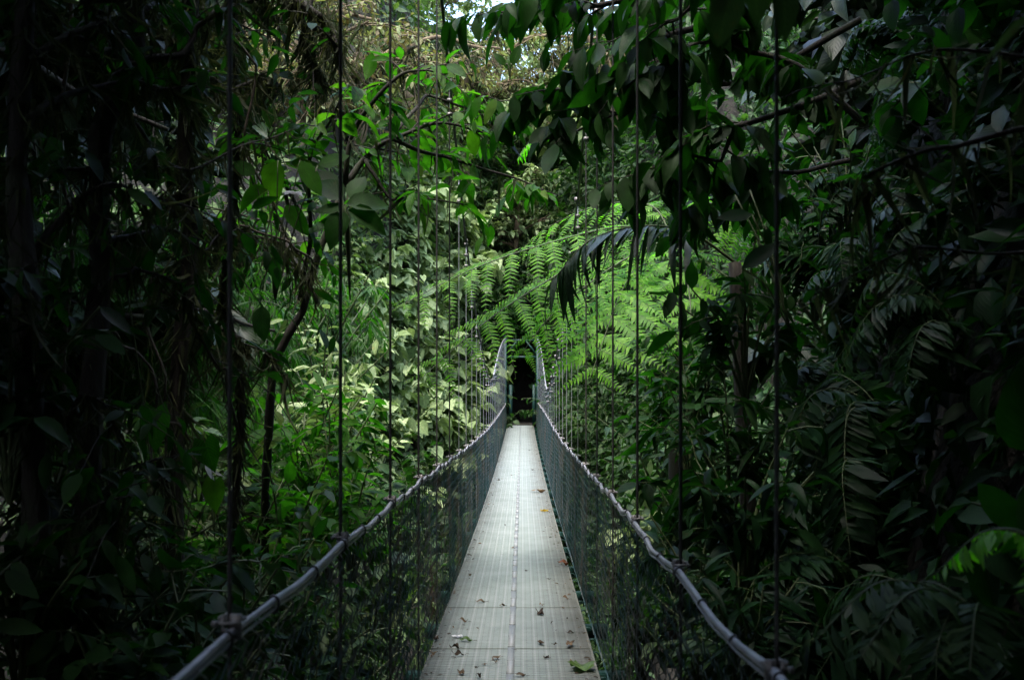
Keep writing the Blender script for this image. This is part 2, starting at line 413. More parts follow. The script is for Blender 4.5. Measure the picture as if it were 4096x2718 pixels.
def zd(y): return 0.00078 * (np.asarray(y, float) - 12.) ** 2
def xl(y): return -0.600 - 0.0010 * np.asarray(y, float)
def xr(y): return 0.518 + 0.0016 * np.asarray(y, float)
def rail_l(y): return CAMZ - np.interp(y, [-4, 6, 11.5, 17, 22, 27, 33, 39], [.485, .495, .555, .57, .53, .46, .34, .21])
def rail_r(y): return CAMZ - np.interp(y, [-4, 6, 12, 16, 20, 25, 30, 39], [.59, .585, .59, .55, .46, .36, .27, .16])


def cubic(kx, ky):
    pts = smooth_path(np.stack([kx, ky, np.zeros(len(kx))], 1), 200)
    return lambda y: np.interp(y, pts[:, 0], pts[:, 1])


cab_l = cubic([-4, 0, 3, 7.8, 9, 10, 11.3, 13.3, 16, 18.5, 20.5, 22, 27.4, 33, 39], [10.4, 7.6, 5.6, 3.1, 2.6, 2.2, 1.74, 1.24, .72, .44, .37, .46, 1.25, 1.85, 2.35])
cab_r = cubic([-4, 0, 3, 9, 10.2, 12.9, 14.8, 16.7, 20, 22.7, 25, 30.5, 35, 39], [10., 7.2, 5.2, 2.34, 1.9, 1.22, .93, .66, .32, .2, .42, 1.4, 1.95, 2.3])

bridge = thing('suspension_bridge', 'narrow hanging footbridge with pale grating deck, chain link sides and green far portal', 'footbridge', (CX, 5, 0))


def panels():
    pitch, gap = 0.04, 0.008
    y = -4.0; k = 0
    while y < YE - .01:
        g = Geo(); y1 = min(y + SP, YE)
        n = int(round((y1 - y) / pitch))
        gaps = .012
        for i in range(n):
            a = y + i * pitch + gap / 2; b = a + pitch - gap
            if i == n - 1: b -= gaps
            z = float(zd(a))
            box(g, (CX - HW, a, z - .022), (CX + HW, b, z))
            tw = 0.013
            for q in (a + .002, a + pitch / 2 + .0005):
                box(g, (CX - HW - .016, q, z - .02), (CX - HW - .0005, q + tw, z - .004))
                box(g, (CX + HW + .0005, q, z - .02), (CX + HW + .016, q + tw, z - .004))
        o = g.build('deck_panel', M['deck'], bridge, attr=False, smooth=False)
        g = Geo()
        z0, z1 = float(zd(y)), float(zd(y1))
        a, b, w = y, y1 - .002, HW - .02
        g.add([(CX - w, a, z0 - .012), (CX + w, a, z0 - .012), (CX + w, b, z1 - .012), (CX - w, b, z1 - .012),
               (CX - w, a, z0 - .05), (CX + w, a, z0 - .05), (CX + w, b, z1 - .05), (CX - w, b, z1 - .05)],
              [(0, 1, 2, 3), (7, 6, 5, 4), (0, 4, 5, 1), (1, 5, 6, 2), (2, 6, 7, 3), (3, 7, 4, 0)])
        c = g.build('backing_sheet', M['groove'], None, loc=bridge.location, attr=False, smooth=False)
        c.parent = o; c.location = (0, 0, 0)
        y += SP; k += 1
    # bolted strip along the middle
    g = Geo()
    y = -4.0
    while y < YE - .3:
        z = float(zd(y)); z1 = float(zd(y + .64))
        box(g, (CX - .021, y, z + .001), (CX + .021, y + .632, z + .0045))
        for q in (.02, .31, .6):
            zz = float(zd(y + q)) + .0045
            box(g, (CX - .024, y + q, zz), (CX + .024, y + q + .012, zz + .004))
        y += .65
    g.build('joint_strip', M['plate'], bridge, attr=False, smooth=False)


panels()
ny = [2.12 + SP * i for i in range(-3, 29)]
for y in ny:                                                       # cross beams of green angle steel
    z = float(zd(y)) - .055
    g = Geo()
    a, b = float(xl(y)) - .09, float(xr(y)) + .09
    box(g, (a, y - .05, z - .09), (b, y + .05, z - .082)); box(g, (a, y + .042, z - .0815), (b, y + .05, z)); box(g, (a, y - .05, z - .0815), (b, y - .042, z))
    box(g, (a, y - .0415, z - .008), (b, y + .0415, z - .001))
    g.build('cross_beam', M['green'], bridge, attr=False, smooth=False)
for side, xf, rf, cf in ((-1, xl, rail_l, cab_l), (1, xr, rail_r, cab_r)):
    # handrail: thick grey sheath, lumpy, a thinner one tied under it
    r_ = np.random.default_rng(5 + side)
    ys = np.arange(-4, YE + .01, .065)
    nz = np.interp(ys, np.arange(-4, YE + 2, .32), r_.normal(0, .005, len(np.arange(-4, YE + 2, .32))))
    sag = .007 * np.cos((ys - 2.12) / SP * 2 * np.pi) + .006 * np.cos((ys + 3.6) / SP * 6 * np.pi) * np.clip((ys - 3) / 2, .15, 1)
    g = Geo()
    rad = .0090 + .0011 * np.interp(ys, np.arange(-4, YE + 2, .21), r_.normal(0, 1, len(np.arange(-4, YE + 2, .21))))
    pts = np.stack([xf(ys) + nz, ys, rf(ys) + sag + nz], 1)
    tube(g, pts, rad, 10)
    hr = g.build('handrail', M['rail'], bridge, attr=False)
    g = Geo()
    p2 = pts + np.array([-side * .003, 0, -.0150]); p2[:, 2] += -.004 * np.abs(np.sin((ys) * 5.))
    tube(g, p2, .0045, 6)
    c = g.build('lower_cord', M['rail'], None, loc=bridge.location, attr=False); c.parent = hr; c.location = (0, 0, 0)
    g = Geo()
    for y in np.arange(-3.6, 26, SP / 3):
        i = np.argmin(abs(ys - y))
        q = pts[i] + np.array([0, 0, -.007])
        ring = [q + np.array([(.0145) * math.cos(t) * .95, .002 * s_, (.0205) * math.sin(t)]) for s_ in (0,) for t in np.linspace(0, 2 * math.pi, 13)]
        tube(g, ring, .0035, 5, cap=False)
    c = g.build('rail_tie', M['black'], None, loc=bridge.location, attr=False); c.parent = hr; c.location = (0, 0, 0); c['kind'] = 'stuff'
    # hangers
    for y in ny:
        if y > YE: continue
        x = float(xf(y)); top = CAMZ + float(cf(y)); bot = float(zd(y)) - .12
        g = Geo()
        nz_ = 14
        hp = np.stack([np.full(nz_, x + side * .018), np.full(nz_, y), np.linspace(bot, top, nz_)], 1)
        tube(g, hp, .0050 if y < 3 else .0066 if y < 8.7 else .0052, 6)
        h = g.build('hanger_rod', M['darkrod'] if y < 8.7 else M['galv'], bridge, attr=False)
        # clamp on the rail with its loop and bolts
        g = Geo()
        rz = float(rf(y)) + .016
        box(g, (x - .012, y - .022, rz - .03), (x + side * .0 + .012, y - .014, rz + .022))
        for dy in (-.03, .012, .028):
            tube(g, [(x - side * .01, y + dy, rz + .004), (x + side * .045, y + dy, rz + .006)], .004, 5)
            box(g, (x + side * .04 - .006, y + dy - .006, rz - .002), (x + side * .04 + .006, y + dy + .006, rz + .010))
        tube(g, [(x + side * .02, y - .03, rz - .05), (x + side * .025, y - .025, rz + .018), (x + side * .025, y + .025, rz + .018), (x + side * .02, y + .03, rz - .05)], .0045, 5)
        c = g.build('rail_clamp', M['clamp'], None, loc=bridge.location, attr=False, smooth=False); c.parent = h; c.location = (0, 0, 0)
        # clamps under the main cable
        if y > 5:
            g = Geo()
            tz = top
            for dz in (-.04, -.16, -.28) if y < 26 else (-.03,):
                box(g, (x + side * .018 - .02, y - .014, tz + dz - .014), (x + side * .018 + .02, y + .014, tz + dz + .014))
            box(g, (x - .016, y - .03, tz - .026), (x + side * .018 + .016, y + .03, tz + .02))
            c = g.build('cable_clamp', M['clamp'], None, loc=bridge.location, attr=False, smooth=False); c.parent = h; c.location = (0, 0, 0)
    # main cable: black sheath near, bare pale hose at the far end
    ys = np.linspace(-4, 23.0, 120)
    g = Geo(); tube(g, np.stack([xf(ys) + side * .018, ys, CAMZ + cf(ys)], 1), .0125, 8)
    g.build('main_cable', M['black'], bridge, attr=False)
    ys = np.linspace(22.5, YE, 60)
    g = Geo(); tube(g, np.stack([xf(ys) + side * .018, ys, CAMZ + cf(ys) + .003], 1), .017, 8)
    g.build('cable_sleeve', M['galv'], bridge, attr=False)
    # chain link mesh
    g = Geo(); pitch = .072
    yy = np.arange(-1.0, YE, pitch); nr = 16
    zz = np.linspace(0, 1, 2 * nr + 1)
    alt = np.where(np.arange(2 * nr + 1) % 2 == 0, -1., 1.)
    for wi, y in enumerate(yy):
        b = float(zd(y)) - .04; t = float(rf(y)) - .012
        belly = .02 * math.sin(y * 1.3) + .012 * math.sin(y * 3.7 + 1)
        x = xf(y) + side * (belly * np.sin(np.pi * zz) - .03 * (1 - zz)) + alt * .0022 * (1 if wi % 2 else -1) + r_.normal(0, .0012, len(zz))
        tube(g, np.stack([np.broadcast_to(x, zz.shape), y + alt * pitch * .54 * (1 if wi % 2 else 1) + r_.normal(0, .0012, len(zz)), b + (t - b) * zz], 1), (.0029 if y < 9 else .0026), 3, cap=False)
    g.build('mesh_side', M['wire'], bridge, attr=False)
    # bottom lacing hooks between mesh and beams
    g = Geo()
    for y in ny:
        if not 2 < y < 24: continue
        for dy in (.3, .65, 1.0):
            x = CX + side * (HW + .035); z = float(zd(y + dy)) - .05
            tube(g, [(x + .045 * math.cos(t) * .6, y + dy, z + .045 * math.sin(t)) for t in np.linspace(0, 5.2, 9)], .005, 5)
    g.build('edge_hook', M['green'], bridge, attr=False)['kind'] = 'stuff'

# far portal
pt = bpy.data.objects.new('portal', None); C.objects.link(pt); pt.parent = bridge; pt.location = (0, 0, 0)


def part_of(root_part, g, name, mat):
    o = g.build(name, mat, None, loc=bridge.location, attr=False, smooth=False)
    o.parent = root_part; o.location = (0, 0, 0)
    return o


zE = float(zd(YE))
for x in (-.66, .60):
    g = Geo(); box(g, (x - .055, YE + .05, zE - 1.5), (x + .055, YE + .16, 4.05)); box(g, (x - .075, YE + .03, 4.0505), (x + .075, YE + .18, 4.075))
    part_of(pt, g, 'post', M['green'])
for x0, x1 in ((-.52, -.39), (.40, .52)):
    g = Geo(); box(g, (x0, YE + .35, zE), (x1, YE + .40, 2.15)); box(g, (x0 + .02, YE + .401, zE), (x0 + .05, YE + .44, 2.12))
    part_of(pt, g, 'gate_post', M['green'])
g = Geo(); box(g, (-.60, YE + .07, 3.2), (.54, YE + .14, 3.27)); part_of(pt, g, 'header', M['green'])
for s in (-1, 1):
    g = Geo(); c = -.03
    tube(g, [(c + s * .57, YE + .105, 3.35), (c + s * .18, YE + .105, 3.86)], .035, 4); part_of(pt, g, 'brace', M['green'])
g = Geo(); box(g, (-.60, YE + .08, 3.86), (.54, YE + .13, 3.92)); part_of(pt, g, 'top_bar', M['green'])

# forest path behind the portal
g = Geo()
ysp = np.linspace(YE + .5, 46, 14)
for i in range(len(ysp) - 1):
    pass
va = np.stack([np.full(14, -.75), ysp, np.full(14, .58)], 1); vb = va.copy(); vb[:, 0] = .6
g.add(np.concatenate([va, vb]), [(i, 14 + i, 15 + i, i + 1) for i in range(13)])
o = g.build('path', M['soil'], attr=False); o['kind'] = 'structure'


# ------------------------------------------------------------------ plants
def twigs_from(r, path, n, length, spread=.9, droop=.25, start=.25, lift=.2, side=None):
    """short branches springing from a limb"""
    path = np.asarray(path); out = []
    m = len(path)
    for k in range(n):
        f = start + (1 - start) * (k + r.random()) / n
        i = min(int(f * (m - 1)), m - 2)
        p = path[i] + (path[i + 1] - path[i]) * r.random()
        t = nrm(path[i + 1] - path[i])
        d = nrm(t * r.uniform(.2, .8) + r.normal(0, 1, 3) * spread * np.array([1, 1, .6]) + UP * lift)
        L = length * r.uniform(.55, 1.25)
        u = np.linspace(0, 1, 6)[:, None]
        q = p + d * L * u + np.array([0, 0, -droop * L]) * u ** 2 + r.normal(0, .02 * L, (6, 3)) * u
        out.append(q)
    return out


def clear_view(pos, far=9.):
    """False where a leaf would enter the frame or close the gap for light"""
    y = np.maximum(pos[:, 1], .05)
    px = 522 + pos[:, 0] / y * 1000; py = 398 - (pos[:, 2] - CAMZ) / y * 1000
    m_ = 450. / np.maximum(y, .8)
    seen = (pos[:, 1] > -.3) & (pos[:, 1] < far) & (px > -m_) & (px < 1024 + m_) & (py > -m_) & (py < 679 + m_)
    near = (pos[:, 1] > -1.6) & (pos[:, 1] < 1.6) & (abs(pos[:, 0]) < 1.7) & (pos[:, 2] < 3.4)
    return ~(seen | near) & ~((pos[:, 1] > 7.0) & (pos[:, 0] < 2.3) & (pos[:, 0] > -3.2)) & ~((pos[:, 1] > 3.4) & (abs(pos[:, 0]) < 1.5))


def zd(y): return 0.00078 * (np.asarray(y, float) - 12.) ** 2


def leafed(r, g, twigs, kind, size, per=8, droop=.35, wide=1., start=.15, jit=.35, rnd_bias=0., clear=False):
    for q in twigs:
        L = np.linalg.norm(q[-1] - q[0])
        n = max(2, int(per * r.uniform(.7, 1.3)))
        f = start + (1 - start) * (np.arange(n) + .5 + r.uniform(-.3, .3, n)) / n
        f[-1] = 1.
        idx = np.clip(f * (len(q) - 1), 0, len(q) - 1.001)
        i = idx.astype(int); pos = q[i] + (q[i + 1] - q[i]) * (idx - i)[:, None]
        t = nrm(q[-1] - q[0])
        sd = nrm(np.cross(t, UP) + 1e-4)
        s = np.where(np.arange(n) % 2 == 0, 1., -1.)[:, None]
        s[-1] = 0
        d = t * .55 + sd * s * .9 + r.normal(0, jit, (n, 3)) - UP * droop
        up = UP + r.normal(0, .35, (n, 3))
        rr = np.clip(r.random(n) + rnd_bias, 0, 1)
        zc_ = zd(pos[:, 1]); tip = pos + nrm(d) * size * .8
        k_ = np.ones(n, bool)
        for e_ in (pos, tip):
            k_ &= ~((abs(e_[:, 0] + .05) < .68) & (e_[:, 1] > -1) & (e_[:, 1] < 39.3) & (e_[:, 2] > zc_ - .25) & (e_[:, 2] < zc_ + 1.35))
            k_ &= ~((abs(e_[:, 0] + .05) < .75) & (e_[:, 1] > 37.5) & (e_[:, 1] < 46.) & (e_[:, 2] > -.5) & (e_[:, 2] < 3.3))
        pos, d, up, rr = pos[k_], d[k_], up[k_], rr[k_]; n = len(pos)
        if n == 0: continue
        if clear:
            k_ = clear_view(pos); pos, d, up, rr = pos[k_], d[k_], up[k_], rr[k_]; n = len(pos)
            if n == 0: continue
        scatter(g, kind, pos, d, up, size * r.uniform(.6, 1.2, n), rr, wide * r.uniform(.85, 1.15, n), r)


def tree(name, label, base, limbs, kind, size, mat, seed, ntw=10, twl=.8, per=8, r0=.08, sub=True, group=None, droop=.35, cat='tree', bark='bark', trunk=None,
         start=.25, sub_n=4, spread=.9, twdroop=.25, lift=.2, moss=0, moss_len=.3, tip_r=.006, wobamp=.06, fol='crown', wide=1., clear=False):
    """trunk and limbs (world paths), twigs and leaves"""
    r = np.random.default_rng(seed)
    root = thing(name, label, cat, base, group)
    gb, gl = Geo(), Geo()
    alltw = []; limbpaths = []
    if trunk is not None:
        p = wob(smooth_path(trunk, 26), wobamp, r)
        rad = np.linspace(r0, r0 * .55, 26) * (1 + .12 * r.normal(0, 1, 26))
        tube(gb, p, rad, 10); limbpaths.append((p, r0 * .6))
    for (pts, lr) in limbs:
        p = wob(smooth_path(pts, 18), wobamp, r)
        tube(gb, p, np.linspace(lr, max(tip_r, lr * .25), 18), 7); limbpaths.append((p, lr))
        tw = twigs_from(r, p, ntw, twl, spread, twdroop, start, lift)
        for q in tw:
            if clear and not clear_view(q).all(): continue
            tube(gb, q, np.linspace(max(tip_r, lr * .3), tip_r * .6, 6), 4, cap=False)
            if sub:
                t2 = twigs_from(r, q, sub_n, twl * .55, spread, twdroop, .2, lift)
                for s_ in t2: tube(gb, s_, np.linspace(tip_r * .7, tip_r * .4, 6), 3, cap=False)
                alltw += t2
        alltw += [q for q in tw if not clear or clear_view(q).all()]
    leafed(r, gl, alltw, kind, size, per, droop, wide, clear=clear)
    gb.build('trunk', M[bark], root, attr=False)
    if gl.n: gl.build(fol, M[mat], root)
    if moss:
        gm = Geo()
        pos, dr, sz = [], [], []
        for p, lr in limbpaths:
            k = int(moss * max(1, np.linalg.norm(p[-1] - p[0])))
            ii = r.integers(0, len(p) - 1, k)
            c = p[ii] + (p[ii + 1] - p[ii]) * r.random((k, 1)) + r.normal(0, lr * .7, (k, 3))
            pos.append(c); sz.append(moss_len * r.uniform(.2, 1.3, k) ** 1.4)
            dr.append(np.array([0, 0, -1]) + r.normal(0, .35, (k, 3)))
        pos = np.concatenate(pos); dr = np.concatenate(dr); sz = np.concatenate(sz)
        scatter(gm, 'grass', pos, dr, r.normal(0, 1, (len(pos), 3)), sz, None, 1.6, r)
        gm.build('hanging_moss', M['moss'], root)['kind'] = 'stuff'
    return root


def shrub(name, label, cat, base, h, rad, kind, size, mat, seed, stems=9, per=10, group=None, droop=.4, wide=1., arch=.25, stem_mat='stem', sub=2):
    r = np.random.default_rng(seed)
    root = thing(name, label, cat, base, group)
    gs, gl = Geo(), Geo()
    b = np.asarray(base, float); tw = []
    for k in range(stems):
        a = 2 * np.pi * (k + r.random()) / stems
        e = r.uniform(.15, 1.)
        tip = b + np.array([math.cos(a) * rad * e, math.sin(a) * rad * e, h * r.uniform(.55, 1.05) * (1.1 - .35 * e)])
        mid = b + (tip - b) * np.array([.35, .35, .62])
        p = smooth_path([b, mid, tip], 8); tube(gs, p, np.linspace(.012, .005, 8) * (.5 + h * .4), 4, cap=False)
        tw.append(p[2:])
        for q in twigs_from(r, p, sub, rad * .45, .9, arch, .35, .25):
            tube(gs, q, .0045, 3, cap=False); tw.append(q)
    leafed(r, gl, tw, kind, size, per, droop, wide)
    gs.build('stem', M[stem_mat], root, attr=False)
    gl.build('foliage', M[mat], root)
    return root


def frond(g, gs, r, path, npair, plen, kind='simple', droop=.3, upv=UP, rs=.008, npn=14, fwd=.35, prow=1.15):
    """fern frond along a path; pinnae on both sides, each cut into pinnules when kind is 'double'"""
    n = 40
    p = smooth_path(path, n)
    tube(gs, p, np.linspace(rs, rs * .25, n), 5)
    t = nrm(np.gradient(p, axis=0))
    f0 = .12
    fs = f0 + (1 - f0) * (np.arange(npair) + .5) / npair
    prof = np.interp(fs, [.1, .3, .6, .82, .93, 1.], [.75, 1., .97, .84, .62, .34])
    pos, dirs, ups, sz = [], [], [], []
    for f, pr in zip(fs, prof):
        i = min(int(f * (n - 1)), n - 2)
        c = p[i]; tt = t[i]; sd = nrm(np.cross(tt, upv)); up = np.cross(sd, tt)
        for s in (-1, 1):
            L = plen * pr * r.uniform(.92, 1.08)
            d = nrm(sd * s + tt * fwd * r.uniform(.75, 1.25) - up * .05)
            if kind == 'simple':
                pos.append(c); dirs.append(d - UP * droop * r.uniform(.5, 1.3)); ups.append(up + r.normal(0, .15, 3)); sz.append(L)
                continue
            m = max(5, int(npn * (.45 + .55 * pr)))
            u = (np.arange(m) + .6) / m
            dz = -droop * r.uniform(.4, 1.7)
            q = c + d * L * u[:, None] + np.array([0, 0, dz * L]) * (u ** 1.7)[:, None]
            tq = nrm(d + np.array([0, 0, dz]) * (1.7 * u ** .7)[:, None])
            tube(gs, np.concatenate([[c], q]), np.linspace(.0028, .001, m + 1), 3, cap=False)
            sn = nrm(np.cross(tq, up)); un = np.cross(sn, tq)
            wl = (L * .15 + .012) * np.clip((1.08 - u) / .75, .08, 1) ** .8
            for s2 in (-1, 1):
                pos.append(q); dirs.append(sn * s2 + tq * .42 - un * .12 + r.normal(0, .05, q.shape)); ups.append(un + r.normal(0, .08, q.shape)); sz.append(wl)
    if kind == 'simple':
        scatter(g, 'lance2', np.array(pos), np.array(dirs), np.array(ups), np.array(sz), None, 1.25, r)
    else:
        P_, D_, U_, S_ = np.concatenate(pos), np.concatenate(dirs), np.concatenate(ups), np.concatenate(sz)
        k_ = r.random(len(P_)) > .06
        scatter(g, 'pinnule', P_[k_], D_[k_], U_[k_], S_[k_], None, prow, r)


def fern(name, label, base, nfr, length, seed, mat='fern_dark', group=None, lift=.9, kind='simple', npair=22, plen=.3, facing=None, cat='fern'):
    r = np.random.default_rng(seed)
    root = thing(name, label, cat, base, group); b = np.asarray(base, float)
    g, gs = Geo(), Geo()
    for k in range(nfr):
        a = 2 * np.pi * (k + .6 * r.random()) / nfr
        if facing is not None: a = facing + r.uniform(-1.3, 1.3)
        L = length * r.uniform(.7, 1.15); li = lift * r.uniform(.5, 1.2)
        h = np.array([math.cos(a), math.sin(a), 0])
        path = [b, b + h * L * .28 + UP * L * .42 * li, b + h * L * .62 + UP * L * .5 * li, b + h * L * .98 + UP * L * (.18 * li - .15)]
        frond(g, gs, r, path, npair, plen * L, kind, .25, UP, .005, 9)
    gs.build('stalk', M['stem'], root, attr=False)
    g.build('fronds', M[mat], root)
    return root


def gh(x, y): return float(height(x, y))


# ------------------------------------------------------------------ undergrowth that covers the banks
def undergrowth(name, n, box_, kinds, size, mat, seed, label, lift=.25):
    r = np.random.default_rng(seed); g = Geo()
    x = r.uniform(box_[0], box_[1], 6 * n); y = r.uniform(box_[2], box_[3], 6 * n)
    sl = np.sqrt(1 + ((height(x + .1, y) - height(x - .1, y)) / .2) ** 2 + ((height(x, y + .1) - height(x, y - .1)) / .2) ** 2)
    pick = r.random(6 * n) < np.minimum(sl, 12) / np.minimum(sl, 12).sum() * n
    x, y = x[pick], y[pick]; n = len(x)
    keep = ~((abs(x + .05) < 1.0) & (y > 34) & (y < 47)) & ~((abs(x) < .9) & (y < 39) & (height(x, y) > -1.2))
    x, y = x[keep], y[keep]; n = len(x)
    z = height(x, y) + r.uniform(0, lift, n)
    e = .05
    nv = nrm(np.stack([-(height(x + e, y) - height(x - e, y)) / (2 * e), -(height(x, y + e) - height(x, y - e)) / (2 * e), np.ones(n)], 1))
    p = np.stack([x, y, z], 1) + nv * r.uniform(0, lift, (n, 1))
    d = nv * .5 + r.normal(0, .7, (n, 3)) - UP * .35
    for i, k in enumerate(kinds):
        m = np.arange(n) % len(kinds) == i
        scatter(g, k, p[m], d[m], nv[m] + UP * .4 + r.normal(0, .4, (m.sum(), 3)), size * r.uniform(.5, 1.3, m.sum()), None, 1., r)
    o = g.build(name, M[mat])
    o['kind'] = 'stuff'; o['label'] = label; o['category'] = 'undergrowth'


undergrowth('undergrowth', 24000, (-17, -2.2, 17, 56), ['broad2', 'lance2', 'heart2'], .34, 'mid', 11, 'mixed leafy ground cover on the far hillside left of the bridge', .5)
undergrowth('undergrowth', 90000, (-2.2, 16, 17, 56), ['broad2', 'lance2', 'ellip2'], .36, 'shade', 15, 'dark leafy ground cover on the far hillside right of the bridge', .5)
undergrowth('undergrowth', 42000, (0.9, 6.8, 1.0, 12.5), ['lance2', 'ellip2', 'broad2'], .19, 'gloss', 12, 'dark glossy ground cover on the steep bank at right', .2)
undergrowth('undergrowth', 16000, (-12, -1.3, 2, 18), ['ellip2', 'lance2', 'broad2'], .2, 'shade', 13, 'leafy ground cover below the left side of the bridge', .5)  # shade beside the deck is put into the darker leaf colour
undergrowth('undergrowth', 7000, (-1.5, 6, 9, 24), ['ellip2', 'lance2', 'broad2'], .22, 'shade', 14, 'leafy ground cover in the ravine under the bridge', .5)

# ------------------------------------------------------------------ far bank: heart-leaved shrubs
protos = []
for i in range(5):
    o = shrub('heart_leaf_shrub', 'x', 'shrub', (0, 0, -60), 1.9, 1.3, 'heart', .37, 'heart', 100 + i, stems=12, per=7, droop=.75, wide=.95, sub=2)
    protos.append(o)
spots = []
r = np.random.default_rng(21)
for (px, py, Y) in [(352, 300, 27), (372, 268, 29), (398, 225, 31), (418, 212, 32), (440, 215, 33), (428, 240, 31), (455, 232, 34), (405, 255, 30), (385, 290, 28), (362, 330, 26),
                    (395, 320, 28), (420, 300, 30), (440, 270, 32), (460, 265, 34), (450, 300, 32), (425, 332, 29), (352, 362, 25.5), (378, 356, 27), (400, 352, 28), (432, 362, 30),
                    (358, 410, 25), (382, 402, 26), (406, 395, 27), (430, 398, 29), (452, 412, 31), (470, 390, 33), (365, 450, 25), (390, 438, 26), (416, 436, 27), (440, 440, 29), (462, 445, 31),
                    (378, 485, 25), (404, 474, 26), (428, 472, 27), (398, 510, 25), (452, 476, 29)]:
    spots.append((px, py, Y))
band = {0: 'top', 1: 'upper', 2: 'middle', 3: 'lower', 4: 'lowest'}
cnt = {}
ordw = ['first', 'second', 'third', 'fourth', 'fifth', 'sixth', 'seventh', 'eighth', 'ninth', 'tenth', 'eleventh', 'twelfth']


def surface_at(px, py, y0=14, y1=75):
    """first terrain point along the sight line"""
    ys = np.arange(y0, y1, .15)
    q = np.array([P(px, py, v) for v in ys])
    hz = height(q[:, 0], q[:, 1])
    w_ = np.where(q[:, 2] < hz)[0]
    return q[w_[0]] if len(w_) else q[-1]


done = []
for (px, py, Y) in sorted(spots, key=lambda s: -s[0]):
    b = 0 if py < 260 else 1 if py < 320 else 2 if py < 380 else 3 if py < 445 else 4
    k = cnt.get(b, 0); cnt[b] = k + 1
    q = surface_at(px, py + 14)
    done.append((q, 'heart-leaved pale green shrub of the %s row on the far bank, %s from the bridge' % (band[b], ordw[k])))
for i, (q, lab) in enumerate(done):
    sc = q[1] / 30. * r.uniform(.85, 1.2)
    q = q - np.array([0, 0, .35])
    if i < 5:
        o = protos[i]; o.location = q; o.rotation_euler = (0, 0, r.uniform(0, 6)); o.scale = (sc,) * 3; o['label'] = lab; o['group'] = 'heart-leaved shrubs on the far bank'
    else:
        dup(protos[i % 5], q, r.uniform(0, 6.28), sc, lab, 'heart-leaved shrubs on the far bank')
# paler hearts high in the middle
for i, (px, py) in enumerate([(560, 110), (585, 118), (548, 130), (575, 140), (600, 135), (562, 155), (530, 150)]):
    q = surface_at(px, py + 12)
    dup(protos[i % 5], q, r.uniform(0, 6.28), q[1] / 30 * .95, 'heart-leaved shrub high on the hillside above the portal, %s from its right end' % ordw[i], 'heart-leaved shrubs above the portal')

# far bank, green shrubs of other leaf
protos2 = [shrub('leafy_shrub', 'x', 'shrub', (0, 0, -60), 2.0, 1.4, k, s_, m_, 140 + i, stems=11, per=9, droop=.5, sub=3)
           for i, (k, s_, m_) in enumerate([('ellip2', .26, 'mid'), ('broad2', .24, 'mid'), ('lance2', .34, 'mid'), ('ellip2', .22, 'shade'), ('ellip2', .24, 'shade'), ('broad2', .22, 'shade')])]
lst = []
for (px, py) in [(500, 215), (525, 225), (480, 240), (505, 255), (535, 250), (470, 215), (520, 285), (490, 290), (475, 320), (498, 318), (545, 300), (560, 330), (575, 300), (555, 275), (600, 290),
                 (560, 385), (580, 400), (600, 390), (625, 400), (570, 430), (592, 440), (615, 432), (640, 425), (602, 470), (625, 476), (650, 470), (585, 460), (630, 510), (655, 520), (610, 355), (640, 370),
                 (470, 350), (480, 420), (490, 450), (476, 470), (340, 470), (345, 430), (335, 390), (336, 350), (345, 250), (360, 225), (330, 280), (320, 320), (350, 190), (375, 175), (400, 180), (440, 175), (480, 180), (430, 150), (520, 185), (545, 195), (590, 200), (610, 240)]:
    lst.append((px, py))
zone = lambda px, py: ('above the portal' if 465 < px < 560 and py < 345 else 'right of the portal' if px >= 540 else 'among the heart leaves left of the portal' if px > 440 else 'at the left end of the far bank')
zc = {}
for i, (px, py) in enumerate(sorted(lst, key=lambda s: (s[1], s[0]))):
    q = surface_at(px, py + 12) - np.array([0, 0, .3])
    z_ = zone(px, py) + ('' if py < 260 else ' lower down' if py > 400 else ' halfway up')
    k = zc.get(z_, 0); zc[z_] = k + 1
    lab = 'green shrub %s, %s from the top' % (z_, ordw[k])
    src = protos2[(3, 4, 5)[i % 3] if px > 462 else (0, 1, 2, 1)[i % 4]]
    sc = q[1] / 30. * r.uniform(.85, 1.25)
    if not src.get('group'):
        src.location = q; src.scale = (sc,) * 3; src['label'] = lab; src['group'] = 'green shrubs on the far bank'
    else:
        dup(src, q, r.uniform(0, 6.28), sc, lab, 'green shrubs on the far bank')

# shrubs roofing the dark path behind the portal
tl = [(-2.1, 40.8, .6, 'left of the portal posts'), (2.1, 40.8, .6, 'right of the portal posts'), (-1.6, 42.5, 2.0, 'left of the dark path'), (1.6, 42.6, 2.0, 'right of the dark path'),
      (0.0, 49.8, 1.6, 'closing the end of the dark path'), (-.5, 44.5, 3.6, 'roofing the dark path'), (.6, 43.5, 3.4, 'over the portal header'), (-.4, 42.3, 3.5, 'over the left portal post'), (0.1, 46.0, 3.7, 'hanging into the dark path'),
      (-1.5, 44.5, 2.6, 'deep left of the path'), (1.6, 44.6, 2.6, 'deep right of the path')]
for i, (x, y, z, w_) in enumerate(tl):
    shrub('dark_shrub', 'dense dark shrub %s' % w_, 'shrub', (x, y, z), 2.0, 1.4, 'ellip2', .3, 'dark', 170 + i, stems=14, per=12, group='dark shrubs round the portal', sub=4)
